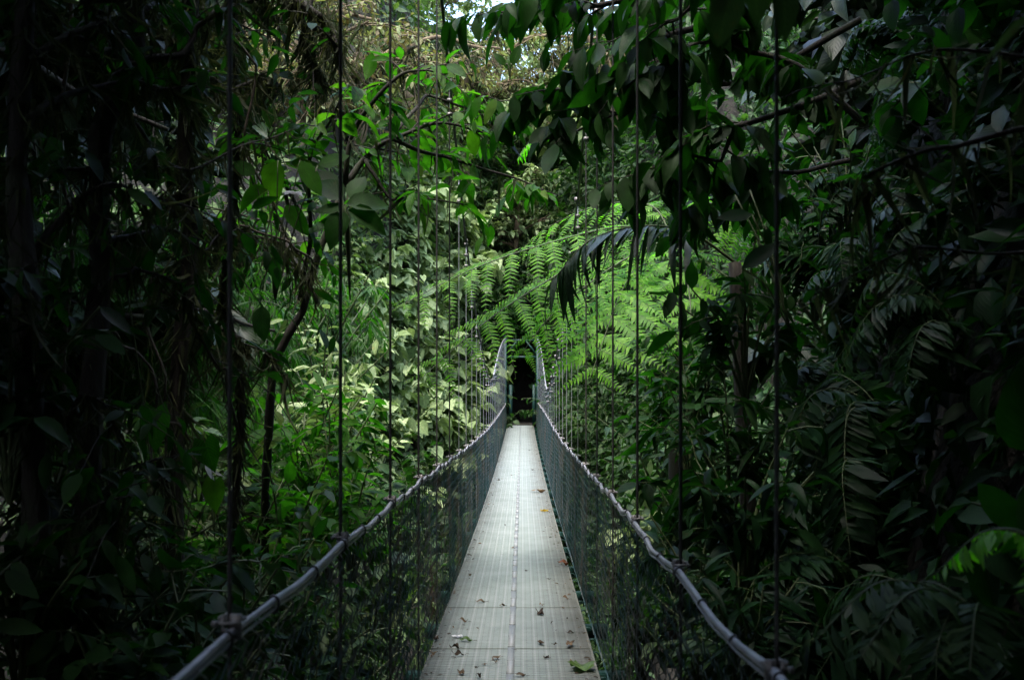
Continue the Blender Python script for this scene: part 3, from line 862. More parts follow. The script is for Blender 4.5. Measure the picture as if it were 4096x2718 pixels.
# ------------------------------------------------------------------ trees on the ridge, hung with brown moss
ridge = [((300, 150), 30, [(300, 40), (330, 15), (380, 20)], 'brown'), ((345, 150), 34, [(360, 60), (420, 45), (500, 48)], 'x'), ((400, 150), 36, [(395, 60), (372, 20), (330, 0)], 'x'),
         ((450, 140), 38, [(470, 70), (520, 40), (600, 38)], 'x'), ((510, 140), 40, [(515, 70), (480, 30), (430, 10)], 'x'), ((560, 120), 41, [(570, 60), (620, 35), (660, 40)], 'x'), ((620, 150), 36, [(610, 70), (580, 20), (540, 0)], 'x')]
where = ['leftmost on the ridge, half hidden by the near trunks', 'whose long brown bough runs level behind the hangers', 'leaning left above the heart-leaved shrubs', 'with a level bough right of the main cable', 'standing over the portal',
         'behind the broad dark leaves at upper right', 'rightmost on the ridge, leaning left']
for i, ((bx, by), Y, lb, _) in enumerate(ridge):
    b = surface_at(bx, by, 20)
    Yb = b[1]
    top = P(lb[0][0], lb[0][1], Yb)
    mid = P(lb[1][0], lb[1][1], Yb); end = P(lb[2][0], lb[2][1], Yb)
    rr = np.random.default_rng(300 + i)
    hub = b + (top - b) * .8
    limbs = [([hub, top, mid, end], .16)]
    for k in range(8):
        a = rr.uniform(0, 6.28)
        c0 = b + (top - b) * rr.uniform(.35, 1.)
        L = rr.uniform(3.0, 5.5)
        limbs.append(([c0, c0 + np.array([math.cos(a) * L * .5, math.sin(a) * L * .3, rr.uniform(.2, 1.2)]), c0 + np.array([math.cos(a) * L, math.sin(a) * L * .5, rr.uniform(-.6, 2.0)])], .09))
    tree('mossy_tree', 'brown moss-covered tree %s' % where[i], b - np.array([0, 0, .4]), limbs, 'ellip2', .26, 'olive', 310 + i, ntw=9, twl=1.5, per=6, r0=.22, trunk=[b - np.array([0, 0, .4]), b + (top - b) * .5 + rr.normal(0, .3, 3), top],
         group='mossy trees on the ridge', bark='brownbark', tip_r=.014, wobamp=.25, moss=45, moss_len=.7, sub_n=3, start=.1, twdroop=.3, lift=.1)
# loose green trees behind them
for i, (px, Y) in enumerate([(330, 52), (385, 56), (418, 47), (440, 54), (468, 46), (490, 52), (515, 47), (545, 57), (572, 48), (600, 52), (650, 48)]):
    x = (px - 522) / 1000 * Y; b = np.array([x, Y, gh(x, Y) - .3]); rr = np.random.default_rng(340 + i)
    hgt = rr.uniform(5, 7.5); limbs = []
    for k in range(9):
        a = rr.uniform(0, 6.28); c0 = b + UP * hgt * rr.uniform(.35, .95); L = rr.uniform(1.8, 3.2)
        limbs.append(([c0, c0 + np.array([math.cos(a) * L * .5, math.sin(a) * L * .5, .5]), c0 + np.array([math.cos(a) * L, math.sin(a) * L, rr.uniform(.2, 1.4)])], .07))
    tree('ridge_tree', 'pale green tree against the white sky on the ridge, %s from the left' % ordw[i], b, limbs, 'broad2', .34, 'heart', 350 + i, ntw=8, twl=1.3, per=6, r0=.18,
         trunk=[b, b + UP * hgt * .5 + rr.normal(0, .2, 3), b + UP * hgt], group='green trees along the skyline', bark='brownbark', tip_r=.012, wobamp=.2, sub_n=3)

# ------------------------------------------------------------------ left: tree with backlit leaves
Y = 8.
tr_base = P(262, 640, 8.6)
tree('broadleaf_tree', 'slender forked tree with bright backlit oval leaves arching toward the main cable', tr_base,
     [([P(345, 185, 8), P(366, 160, 8), P(392, 138, 8), P(440, 120, 8.2), P(500, 135, 8.4)], .030),
      ([P(345, 185, 8), P(352, 130, 7.8), P(380, 85, 7.6), P(415, 66, 7.6), P(445, 75, 7.6)], .024),
      ([P(300, 300, 8), P(310, 220, 7.6), P(318, 140, 7.4), P(345, 92, 7.2)], .022),
      ([P(392, 138, 8), P(440, 155, 8.3), P(500, 170, 8.7), P(560, 195, 9)], .020),
      ([P(366, 160, 8), P(380, 190, 7.9), P(420, 200, 7.9), P(470, 205, 8.2)], .018),
      ([P(392, 138, 8), P(430, 95, 8.5), P(470, 105, 8.7), P(510, 100, 8.9)], .018),
      ([P(318, 250, 8), P(290, 200, 7.5), P(270, 160, 7.3), P(250, 130, 7.1)], .018),
      ([P(311, 284, 8), P(280, 240, 8.4), P(240, 215, 8.6), P(205, 205, 8.6)], .02)],
     'ellip', .205, 'bright', 400, ntw=8, twl=.42, per=7, r0=.045, trunk=[tr_base, P(266, 540, 8.4), P(265, 470, 8.2), P(279, 356, 8), P(311, 284, 8), P(345, 185, 8)],
     sub=False, droop=.5, tip_r=.004, wobamp=.04, start=.2, wide=1.05, spread=.7, moss=14, moss_len=.25)
# big-leaved sapling beside it
# white flower
g = Geo(); fl = thing('flower', 'single white flower above the forked tree', 'flower', P(293, 193, 5.0))
pp = P(293, 193, 5.0); rr = np.random.default_rng(3)
aa = np.linspace(0, 6.28, 8)[:-1]
scatter(g, 'petal', np.repeat(pp[None], 7, 0), np.stack([np.cos(aa), np.sin(aa), np.full(7, .15)], 1), np.repeat(UP[None], 7, 0), .05, None, 1.1, rr)
g.build('petals', M['white'], fl)
g = Geo(); tube(g, [pp - UP * .003, pp + np.array([.02, .05, -.12]), pp + np.array([.07, .1, -.35])], .003, 5); g.build('stalk', M['stem'], fl, attr=False)

# dark trunks close by at left
def limbset(specs):
    return [([P(*q) for q in s], r_) for s, r_ in specs]


b = P(84, 860, 4.2)
tree('mossy_trunk_tree', 'dark leaning trunk nearest the left rail with a long arched bough', b,
     limbset([([(116, 75, 4.3), (145, 58, 4.35), (191, 33, 4.5), (223, 0, 4.6), (250, -50, 4.8)], .022), ([(100, 290, 4.3), (140, 262, 4.5), (185, 310, 4.7), (223, 372, 4.9)], .012),
              ([(108, 150, 4.3), (70, 170, 4.2), (30, 205, 4.1), (0, 215, 4.0)], .014), ([(112, 100, 4.3), (160, 140, 4.8), (215, 150, 5.2), (290, 130, 5.6)], .013),
              ([(120, 20, 4.3), (160, 5, 4.6), (200, 15, 4.9), (235, 35, 5.2)], .016), ([(90, 500, 4.2), (130, 470, 4.4), (170, 480, 4.6)], .01),
              ([(118, 60, 4.3), (60, 20, 4.0), (20, -20, 3.6)], .02), ([(104, 240, 4.3), (150, 225, 4.6), (200, 240, 4.9), (250, 225, 5.2)], .011)]),
     'ellip', .13, 'dark', 420, ntw=5, twl=.34, per=4, r0=.058, trunk=[b, P(88, 600, 4.2), P(95, 400, 4.25), P(104, 220, 4.3), P(115, 80, 4.3), P(132, -70, 4.4), P(150, -260, 4.6)], sub=True, sub_n=1, droop=.5, moss=200, moss_len=.13, tip_r=.003)
b = P(38, 860, 3.6)
tree('mossy_trunk_tree', 'thick black trunk at the left border, hung with moss', b,
     limbset([([(30, 260, 3.6), (70, 200, 3.8), (130, 190, 4.0), (190, 210, 4.2)], .014), ([(28, 120, 3.6), (80, 90, 3.9), (150, 100, 4.3), (210, 70, 4.6)], .016), ([(30, 420, 3.6), (70, 400, 3.7), (120, 430, 3.8)], .01),
              ([(30, 60, 3.6), (90, 20, 3.8), (160, -20, 4.1)], .016), ([(36, 540, 3.6), (90, 520, 3.6), (140, 560, 3.6)], .01), ([(28, 330, 3.6), (10, 300, 3.4), (-20, 310, 3.2)], .012)]),
     'ellip', .12, 'dark', 421, ntw=5, twl=.34, per=4, r0=.055, trunk=[b, P(36, 600, 3.6), P(30, 350, 3.6), P(27, 120, 3.6), P(20, -80, 3.6), P(10, -320, 3.7)], sub=True, sub_n=1, droop=.6, moss=190, moss_len=.15, tip_r=.003)
b = P(180, 820, 6.4)
tree('mossy_trunk_tree', 'upright shaggy trunk behind the leaning one, wrapped in moss', b,
     limbset([([(185, 60, 6.4), (150, 20, 6.4), (110, 10, 6.5)], .025), ([(186, 90, 6.4), (220, 75, 6.6), (255, 72, 6.9), (280, 85, 7.1)], .02), ([(183, 210, 6.4), (230, 225, 6.6), (290, 250, 6.8), (310, 290, 6.9)], .018),
              ([(183, 190, 6.4), (140, 215, 6.6), (100, 250, 6.8)], .016), ([(185, 10, 6.4), (225, 15, 6.8), (260, 5, 7.0), (285, 25, 7.2)], .028), ([(182, 330, 6.4), (240, 340, 6.6), (290, 380, 6.8)], .014)]),
     'ellip', .15, 'dark', 422, ntw=4, twl=.45, per=4, r0=.065, trunk=[b, P(182, 500, 6.4), P(184, 300, 6.4), P(186, 100, 6.4), P(186, -80, 6.4), P(190, -300, 6.5)], sub=True, sub_n=1, droop=.5, moss=260, moss_len=.22, tip_r=.004)
# mossy bough end hanging into the gap at the top
b = P(250, -120, 6.8)
tree('mossy_bough_tree', 'tree whose moss-bearded bough hangs down beside the first far hanger at top', P(222, 900, 7.2),
     limbset([([(238, -60, 7.0), (290, -20, 6.8), (322, 15, 6.7), (338, 52, 6.6)], .05), ([(236, -80, 7.0), (270, -20, 6.9), (305, 30, 6.8), (325, 85, 6.8)], .02)]),
     'ellip', .12, 'dark', 424, ntw=5, twl=.4, per=3, r0=.03, trunk=[P(222, 900, 7.2), P(228, 500, 7.2), P(232, 200, 7.1), P(240, -140, 7.0)], sub=False, moss=520, moss_len=.18, tip_r=.004)

# lianas
for i, (pts, rad, lab) in enumerate([([(139, 262, 5), (175, 300, 5.1), (205, 345, 5.2), (223, 372, 5.2), (240, 440, 5.4)], .010, 'liana running diagonally down from the moss trunk'),
                                    ([(112, 330, 5), (140, 360, 5.2), (165, 400, 5.3), (190, 440, 5.5)], .008, 'thin liana below the diagonal one'),
                                    ([(150, 260, 5.4), (152, 330, 5.4), (148, 420, 5.4), (155, 520, 5.4)], .007, 'plumb straight liana in front of the bamboo'),
                                    ([(70, -20, 5), (60, 160, 5), (66, 330, 5), (58, 600, 5)], .010, 'dark liana hanging between the two left trunks'),
                                    ([(215, -10, 6), (240, 60, 6.2), (262, 170, 6.4), (285, 230, 6.6), (310, 270, 6.8)], .008, 'bowed liana crossing behind the nearest hanger'),
                                    ([(240, 225, 6), (275, 240, 6.2), (303, 262, 6.5), (318, 300, 6.6)], .008, 'short liana arching over the forked trunk')]):
    g = Geo(); rr = np.random.default_rng(430 + i)
    w_ = np.array([P(*q) for q in pts]); t_ = thing('liana', lab, 'vine', w_[-1], 'lianas in the left trees')
    pth = wob(smooth_path(w_, 26), .05, rr); tube(g, pth, rad, 6); g.build('stem', M['twig'], t_, attr=False)
    gm = Geo(); ii = rr.integers(0, 26, 90); scatter(gm, 'grass', pth[ii], np.array([0, 0, -1]) + rr.normal(0, .3, (90, 3)), rr.normal(0, 1, (90, 3)), rr.uniform(.05, .2, 90), None, 1.3, rr); gm.build('moss', M['moss'], t_)['kind'] = 'stuff'

# bamboo and grass behind the trunks, lit
for i, (px, py, Y, h, lab) in enumerate([(150, 440, 13, 4.6, 'bamboo clump seen between the shaggy trunk and the diagonal liana'), (215, 450, 14, 4.4, 'bamboo clump right of the diagonal liana'), (110, 430, 12, 4.8, 'bamboo clump behind the leaning trunk'),
                                         (260, 430, 16, 5.0, 'bamboo clump behind the forked trunk'), (60, 420, 12, 5, 'bamboo clump between the two left trunks'), (185, 400, 17, 6, 'tallest bamboo clump far behind the shaggy trunk'), (310, 400, 18, 5.0, 'bamboo clump right of the forked trunk')]):
    q = P(px, py, Y); q[2] = max(q[2] - 1.5, gh(q[0], q[1]))
    shrub('bamboo', lab, 'bamboo', q, h, 1.5, 'lance2', .36, 'bamboo', 440 + i, stems=20, per=16, group='bamboo in the left ravine', droop=.9, wide=.8, arch=.6, sub=4)
gr = np.random.default_rng(9)
for i, (px, py, Y, n, L) in enumerate([(322, 535, 9.5, 340, .75), (250, 470, 10, 200, .7)]):
    q = P(px, py, Y); g = Geo(); t_ = thing('grass_tuft', ['bright fine grass tuft hanging by the left rail', 'darker grass tuft further left of the bright one'][i], 'grass', q)
    d = gr.normal(0, .45, (n, 3)) + UP; ps = q + gr.normal(0, .08, (n, 3)) * np.array([1, 1, .3])
    scatter(g, 'grass', ps, d, gr.normal(0, 1, (n, 3)), gr.uniform(.5, 1.1, n) * L, None, .8, gr); g.build('blades', M['bamboo'], t_)
    tube_g = Geo(); tube(tube_g, [q - UP * 1.6, q - UP * .02], [.12, .10], 7); tube_g.build('root_stock', M['bark'], t_, attr=False)

# left middle shrubs: mid distance, lit from the gap
ls = [(330, 455, 9.5, 1.3, 'ellip', .22, 'bright', 'bright shrub with toothed leaves right behind the third hanger'), (350, 510, 8.5, 1.0, 'ellip', .2, 'bright', 'bright shrub leaning over the left rail'), (300, 440, 10, 1.6, 'broad2', .2, 'bright', 'leafy bright shrub under the forked trunk'),
      (285, 520, 8, 1.3, 'broad', .17, 'bright', 'low bright shrub left of the grass tuft'), (235, 540, 8, 1.4, 'ellip2', .18, 'bright', 'shrub with sunlit tips at the foot of the forked trunk'), (200, 500, 9, 1.5, 'broad2', .2, 'mid', 'shrub with pale blades behind the white leaf'),
      (335, 420, 12, 1.6, 'ellip2', .24, 'heart', 'pale shrub with narrow leaves by the leaning twin stems'), (320, 375, 14, 1.9, 'ellip2', .26, 'heart', 'whitish leaved shrub glowing behind the twin stems'), (230, 470, 11, 2.0, 'ellip2', .2, 'mid', 'round shrub below the bamboo'),
      (170, 520, 9, 1.5, 'ellip2', .18, 'mid', 'shrub beneath the big heart leaf'), (120, 540, 8, 1.5, 'lance2', .2, 'mid', 'narrow leaved shrub by the foot of the leaning trunk'), (300, 600, 7, 1.2, 'ellip', .17, 'shade', 'shrub just under the left handrail'),
      (250, 600, 6.5, 1.2, 'ellip', .16, 'dark', 'dark shrub under the nearest left clamp'), (330, 640, 6.5, 1.1, 'ellip2', .16, 'shade', 'shrub seen through the left mesh near the bottom'), (390, 560, 11, 1.6, 'ellip2', .2, 'shade', 'shrub seen through the left mesh at mid length'),
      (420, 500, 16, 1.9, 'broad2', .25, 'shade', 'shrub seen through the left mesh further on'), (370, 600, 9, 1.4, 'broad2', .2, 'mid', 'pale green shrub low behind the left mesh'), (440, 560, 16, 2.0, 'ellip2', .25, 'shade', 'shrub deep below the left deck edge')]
for i, (px, py, Y, h, k, s_, m_, lab) in enumerate(ls):
    q = P(px, py, Y); q[2] -= h * .75
    shrub('leafy_shrub', lab, 'shrub', q, h * 1.25, h * .62, k, s_, m_, 460 + i, stems=10, per=8, group='shrubs left of the bridge', droop=.45, sub=2)
# dark understorey in front of them
ld = [(40, 480, 4.2, 'black-green shrub at the left border by the thick trunk'), (110, 520, 4.6, 'dark shrub between the leaning trunk and the big heart leaf'), (60, 620, 3.8, 'dark shrub in the lower left corner'), (160, 600, 4.4, 'dark shrub left of the nearest rail clamp'), (200, 660, 3.6, 'dark shrub below the near end of the left rail'),
      (120, 680, 3.4, 'lowest dark shrub by the bottom edge'), (10, 350, 3.6, 'dark leaves beside the thick trunk at half height'), (215, 600, 5.2, 'dark open shrub behind the nearest clamp'), (240, 650, 4.6, 'dark shrub just outside the left mesh'), (20, 560, 3.4, 'dark shrub with bluish sheen at the left edge')]
for i, (px, py, Y, lab) in enumerate(ld):
    q = P(px, py, Y); q[2] -= .55
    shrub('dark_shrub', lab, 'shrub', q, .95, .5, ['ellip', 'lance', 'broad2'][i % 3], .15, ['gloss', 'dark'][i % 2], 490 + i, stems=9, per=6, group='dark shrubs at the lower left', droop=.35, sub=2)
# big heart leaves
def few_leaves(name, lab, cat, base, spec, kind, mat, seed, group=None, mat2=None):
    """a plant of a few large leaves: (tip point, size, direction) each on its own stalk"""
    rr = np.random.default_rng(seed); t_ = thing(name, lab, cat, base, group); b = np.asarray(base, float)
    for (q, s_, d) in spec:
        g, gs = Geo(), Geo()
        tube(gs, smooth_path([b, b + (q - b) * .5 + UP * .06, q], 8), .004, 5)
        scatter(g, kind, [q], [d], [np.array([rr.normal(0, .1), -1.2, .7])], s_, None, 1., rr)
        gs.build('stalk', M['stem'], t_, attr=False); g.build('leaf', M[mat], t_)
    return t_


dn = np.array([.05, -.2, -1.])
few_leaves('heart_leaf_plant', 'plant with one very large heart-shaped leaf glowing green between trunk and liana', 'plant', P(170, 620, 5.2),
           [(P(156, 408, 5.2), .25, dn), (P(205, 440, 5.3), .19, dn + [.3, 0, 0]), (P(215, 480, 5.2), .17, dn), (P(122, 250, 5.0), .2, dn), (P(140, 480, 5.1), .17, dn - [.4, 0, 0])], 'heart', 'bright', 510)
few_leaves('hanging_leaf_vine', 'vine with dark hanging oval leaves in front of the bamboo', 'vine', P(120, 150, 4.6),
           [(P(122, 255, 4.6), .17, dn), (P(130, 225, 4.7), .19, dn + [.2, 0, 0]), (P(118, 300, 4.6), .15, dn), (P(45, 230, 4.4), .16, dn), (P(150, 235, 4.8), .18, dn - [.1, 0, 0]), (P(52, 135, 4.4), .15, dn), (P(262, 305, 6), .2, dn)], 'broad', 'dark', 511)
few_leaves('yellowing_plant', 'small plant with yellow leaves low among the left shrubs', 'plant', P(170, 540, 7), [(P(164, 505, 7), .10, dn), (P(172, 508, 7), .11, dn), (P(155, 150 + 360, 7), .08, dn)], 'ellip', 'yellow', 512)
few_leaves('yellowing_plant', 'single yellow leaf hanging by the shaggy trunk', 'plant', P(158, 140, 6), [(P(154, 152, 6), .09, dn)], 'ellip', 'yellow', 513)
few_leaves('pale_leaf_plant', 'narrow pale leaf catching light left of the nearest hanger', 'plant', P(215, 540, 7.2), [(P(205, 462, 7.2), .17, np.array([.5, -.1, -1])), (P(212, 470, 7.2), .1, np.array([1., 0, -.5]))], 'lance', 'white', 514)

few_leaves('sapling', 'young plant with a whorl of large oval leaves just left of the dark hangers', 'sapling', P(350, 300, 5.6),
           [(P(348, 210, 5.5), .25, np.array([1., -.1, -.45])), (P(346, 204, 5.5), .22, np.array([.75, .2, .1])), (P(344, 206, 5.5), .21, np.array([-.9, 0, -.15])), (P(343, 200, 5.5), .20, np.array([-.5, .3, .5])), (P(350, 198, 5.6), .19, np.array([.35, .3, .75])), (P(346, 212, 5.5), .2, np.array([-.4, -.3, -.8])), (P(340, 185, 5.7), .17, np.array([-.8, 0, .3]))], 'broad', 'dark', 410)
few_leaves('sapling', 'young plant with wide dull green leaves left of the white flower', 'sapling', P(275, 300, 5.3),
           [(P(278, 160, 5.3), .2, np.array([-.2, 0, -1.])), (P(268, 190, 5.3), .19, np.array([-.9, 0, -.4])), (P(300, 160, 5.3), .21, np.array([.5, -.1, -.8])), (P(318, 165, 5.3), .17, np.array([.6, 0, .2])), (P(285, 205, 5.3), .2, np.array([.5, 0, -.6])), (P(255, 175, 5.3), .16, np.array([-.6, 0, .4]))], 'broad', 'bright', 411)

# ------------------------------------------------------------------ trees added over the near end to block sky light
def light_block_tree(lab, base, hgt, spread_, seed, n=11, kind='broad2', size=.42, mat='added_canopy', r0=.16, lean=(0, 0), low=.42, per=11, name='added_shade_tree'):
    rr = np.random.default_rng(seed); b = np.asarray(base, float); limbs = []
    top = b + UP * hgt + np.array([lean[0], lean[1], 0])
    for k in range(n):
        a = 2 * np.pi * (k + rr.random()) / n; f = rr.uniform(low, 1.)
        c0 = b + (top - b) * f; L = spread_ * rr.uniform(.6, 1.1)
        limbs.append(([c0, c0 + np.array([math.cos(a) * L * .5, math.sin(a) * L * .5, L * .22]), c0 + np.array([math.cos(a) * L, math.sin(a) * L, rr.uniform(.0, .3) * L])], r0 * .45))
    return tree(name, lab, b, limbs, kind, size, mat, seed, ntw=9, twl=1.1, per=per, r0=r0, trunk=[b, b + (top - b) * .5 + rr.normal(0, .12, 3), top], group='tall trees added for shade over the near end', sub=True, sub_n=4, droop=.4, tip_r=.008, wobamp=.12, start=.15, lift=.15, clear=True)


SH = [((-4.2, 3.6), 8.5, 3.6, (.6, 0), 'tall tree added for shade on the left bank behind the thick black trunk'), ((-5.5, 7.5), 8., 3.0, (.3, 0), 'tall tree added for shade further along the left bank'), ((-2.6, -1.5), 8., 4.0, (.8, .5), 'tall tree added for shade on the left beside the viewer'),
      ((2.9, 1.5), 4.2, 4.0, (-1.8, .3), 'tall tree added for shade on top of the right bank'), ((3.4, 4.2), 4.0, 3.6, (-1.5, 0), 'tall tree added for shade behind the ferns of the right bank'), ((3.9, 7.2), 4.2, 3.2, (-1.2, 0), 'tall tree added for shade above the middle of the right bank'), ((5.6, 10.5), 7., 2.8, (.3, 0), 'tall tree added for shade at the far end of the right bank'),
      ((2.6, -4), 8., 4.2, (-.6, .4), 'tall tree added for shade right behind the viewer'), ((-2.5, -6), 8., 4.2, (.6, .4), 'tall tree added for shade left behind the viewer'), ((-8.5, 4.5), 9, 4.2, (0, 0), 'outermost tall tree added for shade on the left bank'),
      ((-6.2, 11.), 8.5, 3.2, (0, 0), 'tall tree added for shade over the bamboo'), ((-7.2, 15.5), 8.5, 3.2, (0, 0), 'tall tree added for shade behind the bamboo'), ((6.8, 14.), 9., 3.0, (0, 0), 'tall tree added for shade beyond the right bank'), ((6.5, 3.5), 5, 4, (-1, 0), 'outermost tall tree added for shade on the right bank')]
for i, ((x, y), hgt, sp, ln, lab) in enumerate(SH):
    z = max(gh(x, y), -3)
    light_block_tree(lab, (x, y, z - .3), hgt - min(0, z) * .6, sp, 520 + i, n=13, lean=ln)

# ------------------------------------------------------------------ right: broad dark leaves overhanging the bridge
b = np.array([3.6, 6.4, gh(3.6, 6.4) - .3])
tree('overhanging_tree', 'tree with broad drooping dark leaves overhanging the bridge from the right', b,
     limbset([([(860, -160, 6.2), (720, -70, 6.2), (630, -5, 6.2), (560, 8, 6.3), (495, 16, 6.4)], .030), ([(860, -60, 6.3), (720, 20, 6.3), (640, 50, 6.4), (580, 75, 6.5), (535, 95, 6.6)], .028), ([(860, 20, 6.5), (740, 80, 6.5), (660, 95, 6.5), (610, 120, 6.6), (560, 140, 6.7)], .024),
              ([(860, 80, 6.0), (760, 120, 6.0), (720, 135, 6.0), (685, 155, 6.1), (655, 170, 6.2)], .022), ([(820, -120, 6.6), (700, -60, 6.7), (620, -40, 6.8), (570, -30, 6.9)], .024), ([(860, 120, 5.6), (770, 60, 5.6), (700, 40, 5.6), (660, 60, 5.6)], .02),
              ([(850, 160, 6.6), (780, 180, 6.7), (740, 190, 6.9), (710, 200, 7.0)], .018), ([(850, -100, 5.4), (760, -40, 5.4), (700, 0, 5.4), (655, 30, 5.4)], .02)]),
     'ellip', .215, 'dark', 560, ntw=10, twl=.42, per=7, r0=.13, trunk=[b, P(1100, 150, 6.4), P(1080, -100, 6.3), P(1060, -400, 6.3)], sub=True, sub_n=1, droop=1.0, tip_r=.004, wobamp=.05, start=.15, wide=1.15, spread=.75)
# a lit sprig at its tip
few_leaves('leaf_sprig', 'upright sprig of three sunlit green leaves at the tip of the overhanging branch', 'sprig', P(510, 80, 6.5), [(P(505, 66, 6.5), .15, np.array([-.7, 0, .9])), (P(512, 66, 6.5), .16, np.array([.35, 0, 1.])), (P(508, 70, 6.5), .1, np.array([-.1, 0, 1.]))], 'broad', 'bright', 570)
few_leaves('leaf_sprig', 'pair of long green leaves hanging beside the main cable', 'sprig', P(492, 125, 7.0), [(P(480, 96, 7), .17, dn - [.4, 0, 0]), (P(496, 98, 7), .18, dn - [.5, 0, 0]), (P(474, 120, 7), .14, dn), (P(500, 120, 7), .14, dn + [.4, 0, 0])], 'ellip', 'bright', 571)

# tree ferns
tf = thing('tree_fern', 'tree fern spreading bright green fronds leftward across the bridge', 'fern', P(672, 520, 10.33))
g, gs, gb = Geo(), Geo(), Geo(); rr = np.random.default_rng(580)
hub = P(672, 236, 10.33)
tube(gb, wob(smooth_path([P(672, 520, 10.33) - UP * 1.5, P(676, 400, 10.33), hub], 20), .03, rr), np.linspace(.10, .075, 20), 9)
frs = [([hub, P(625, 226, 10.08), P(548, 243, 9.74), P(470, 270, 9.49), P(388, 312, 9.16)], 13, .58), ([hub, P(610, 246, 9.74), P(545, 282, 9.24), P(485, 322, 8.90), P(412, 386, 8.48)], 13, .56), ([hub, P(650, 205, 10.58), P(600, 205, 10.84), P(550, 226, 11.00), P(520, 250, 11.09)], 11, .52),
       ([hub, P(620, 262, 9.58), P(578, 292, 9.24), P(545, 322, 9.07), P(520, 356, 8.99)], 10, .46), ([hub, P(690, 200, 10.08), P(730, 215, 9.74), P(765, 260, 9.58)], 15, .55)]
for pth, npair, pl in frs:
    frond(g, gs, rr, pth, npair, pl, 'double', .50, np.array([0, -.42, .9]), .011, 17, .5)
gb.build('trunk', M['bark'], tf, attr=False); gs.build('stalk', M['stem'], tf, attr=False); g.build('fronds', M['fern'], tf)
tf = thing('tree_fern', 'tree fern with one long frond drooping toward the viewer beside the right hangers', 'fern', P(690, 560, 10.8))
g, gs, gb = Geo(), Geo(), Geo(); hub = P(668, 262, 10.8)
tube(gb, wob(smooth_path([P(690, 560, 10.8) - UP * 1.5, P(680, 400, 10.8), hub], 20), .03, rr), np.linspace(.09, .07, 20), 9)
for pth, npair, pl in [([hub, P(640, 266, 10.2), P(622, 290, 9.6), P(606, 332, 9.1), P(590, 378, 8.8)], 10, .80), ([hub, P(680, 250, 10), P(690, 300, 9.4), P(690, 350, 9.0)], 10, .6)]:
    frond(g, gs, rr, pth, npair, pl, 'double', .20, UP, .010, 19, .55, 1.35)
gb.build('trunk', M['bark'], tf, attr=False); gs.build('stalk', M['stem'], tf, attr=False); g.build('fronds', M['fern'], tf)
# small light frond high in the middle
fr = thing('fern', 'small light green fern frond against the pale leaves at upper middle', 'fern', P(548, 132, 14)); g, gs = Geo(), Geo()
frond(g, gs, rr, [P(548, 132, 14), P(535, 138, 14), P(524, 148, 14), P(517, 160, 14)], 16, .22, 'simple', .2); gs.build('stalk', M['stem'], fr, attr=False); g.build('fronds', M['fern'], fr)

# palm with grey-green drooping leaflets
pm = thing('palm', 'palm with one dark arching frond hanging in front of the tree fern', 'palm', P(760, 700, 7.6)); g, gs, gb = Geo(), Geo(), Geo(); rr = np.random.default_rng(590)
hub = P(735, 262, 7.6)
tube(gb, smooth_path([P(760, 700, 7.6), P(745, 450, 7.6), hub], 16), np.linspace(.07, .05, 16), 9)
for pth, L in [([hub, P(690, 232, 7.4), P(640, 226, 7.2), P(590, 240, 7.0), P(556, 276, 6.9)], .46)]:
    p = smooth_path(pth, 40); tube(gs, p, np.linspace(.012, .004, 40), 6); t = nrm(np.gradient(p, axis=0))
    ii = np.linspace(8, 39, 28).astype(int)
    for s_ in (-1, 1):
        sdv = nrm(np.cross(t[ii], UP)) * s_
        d = sdv * .5 + t[ii] * .85 - UP * .25 + rr.normal(0, .08, (len(ii), 3))
        scatter(g, 'palm', p[ii], d, sdv * -.1 + UP * 1. + rr.normal(0, .15, (len(ii), 3)), L * rr.uniform(.75, 1.1, len(ii)) * np.linspace(.85, .75, len(ii)), None, 1.0, rr)
gb.build('trunk', M['bark'], pm, attr=False); gs.build('stalk', M['stem'], pm, attr=False); g.build('leaflets', M['palm'], pm)

# ------------------------------------------------------------------ right bank: ferns and glossy plants
def bank_x(y, z): return 1.0 + .11 * max(y - 3, 0) + .12 * math.sin(y * 2.3) + (z + 2.6) / 4.


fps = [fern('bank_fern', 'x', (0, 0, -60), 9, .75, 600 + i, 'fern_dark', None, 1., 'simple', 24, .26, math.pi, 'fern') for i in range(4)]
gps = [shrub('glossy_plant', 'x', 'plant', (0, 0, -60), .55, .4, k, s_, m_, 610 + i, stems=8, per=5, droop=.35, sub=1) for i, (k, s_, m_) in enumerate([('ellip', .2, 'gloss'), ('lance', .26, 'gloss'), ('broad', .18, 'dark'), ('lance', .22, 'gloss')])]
rr = np.random.default_rng(615)
rows = [('knee height', -.9), ('deck height', -.1), ('rail height', .8), ('eye height', 1.6), ('above eye height', 2.4), ('high up', 3.3), ('near its top', 4.4)]
cols = [(2.3, 'nearest the viewer'), (3.1, 'second from the viewer'), (3.9, 'third from the viewer'), (4.8, 'fourth from the viewer'), (5.8, 'fifth from the viewer'), (6.9, 'sixth from the viewer'), (8.1, 'farthest along')]
used = set()
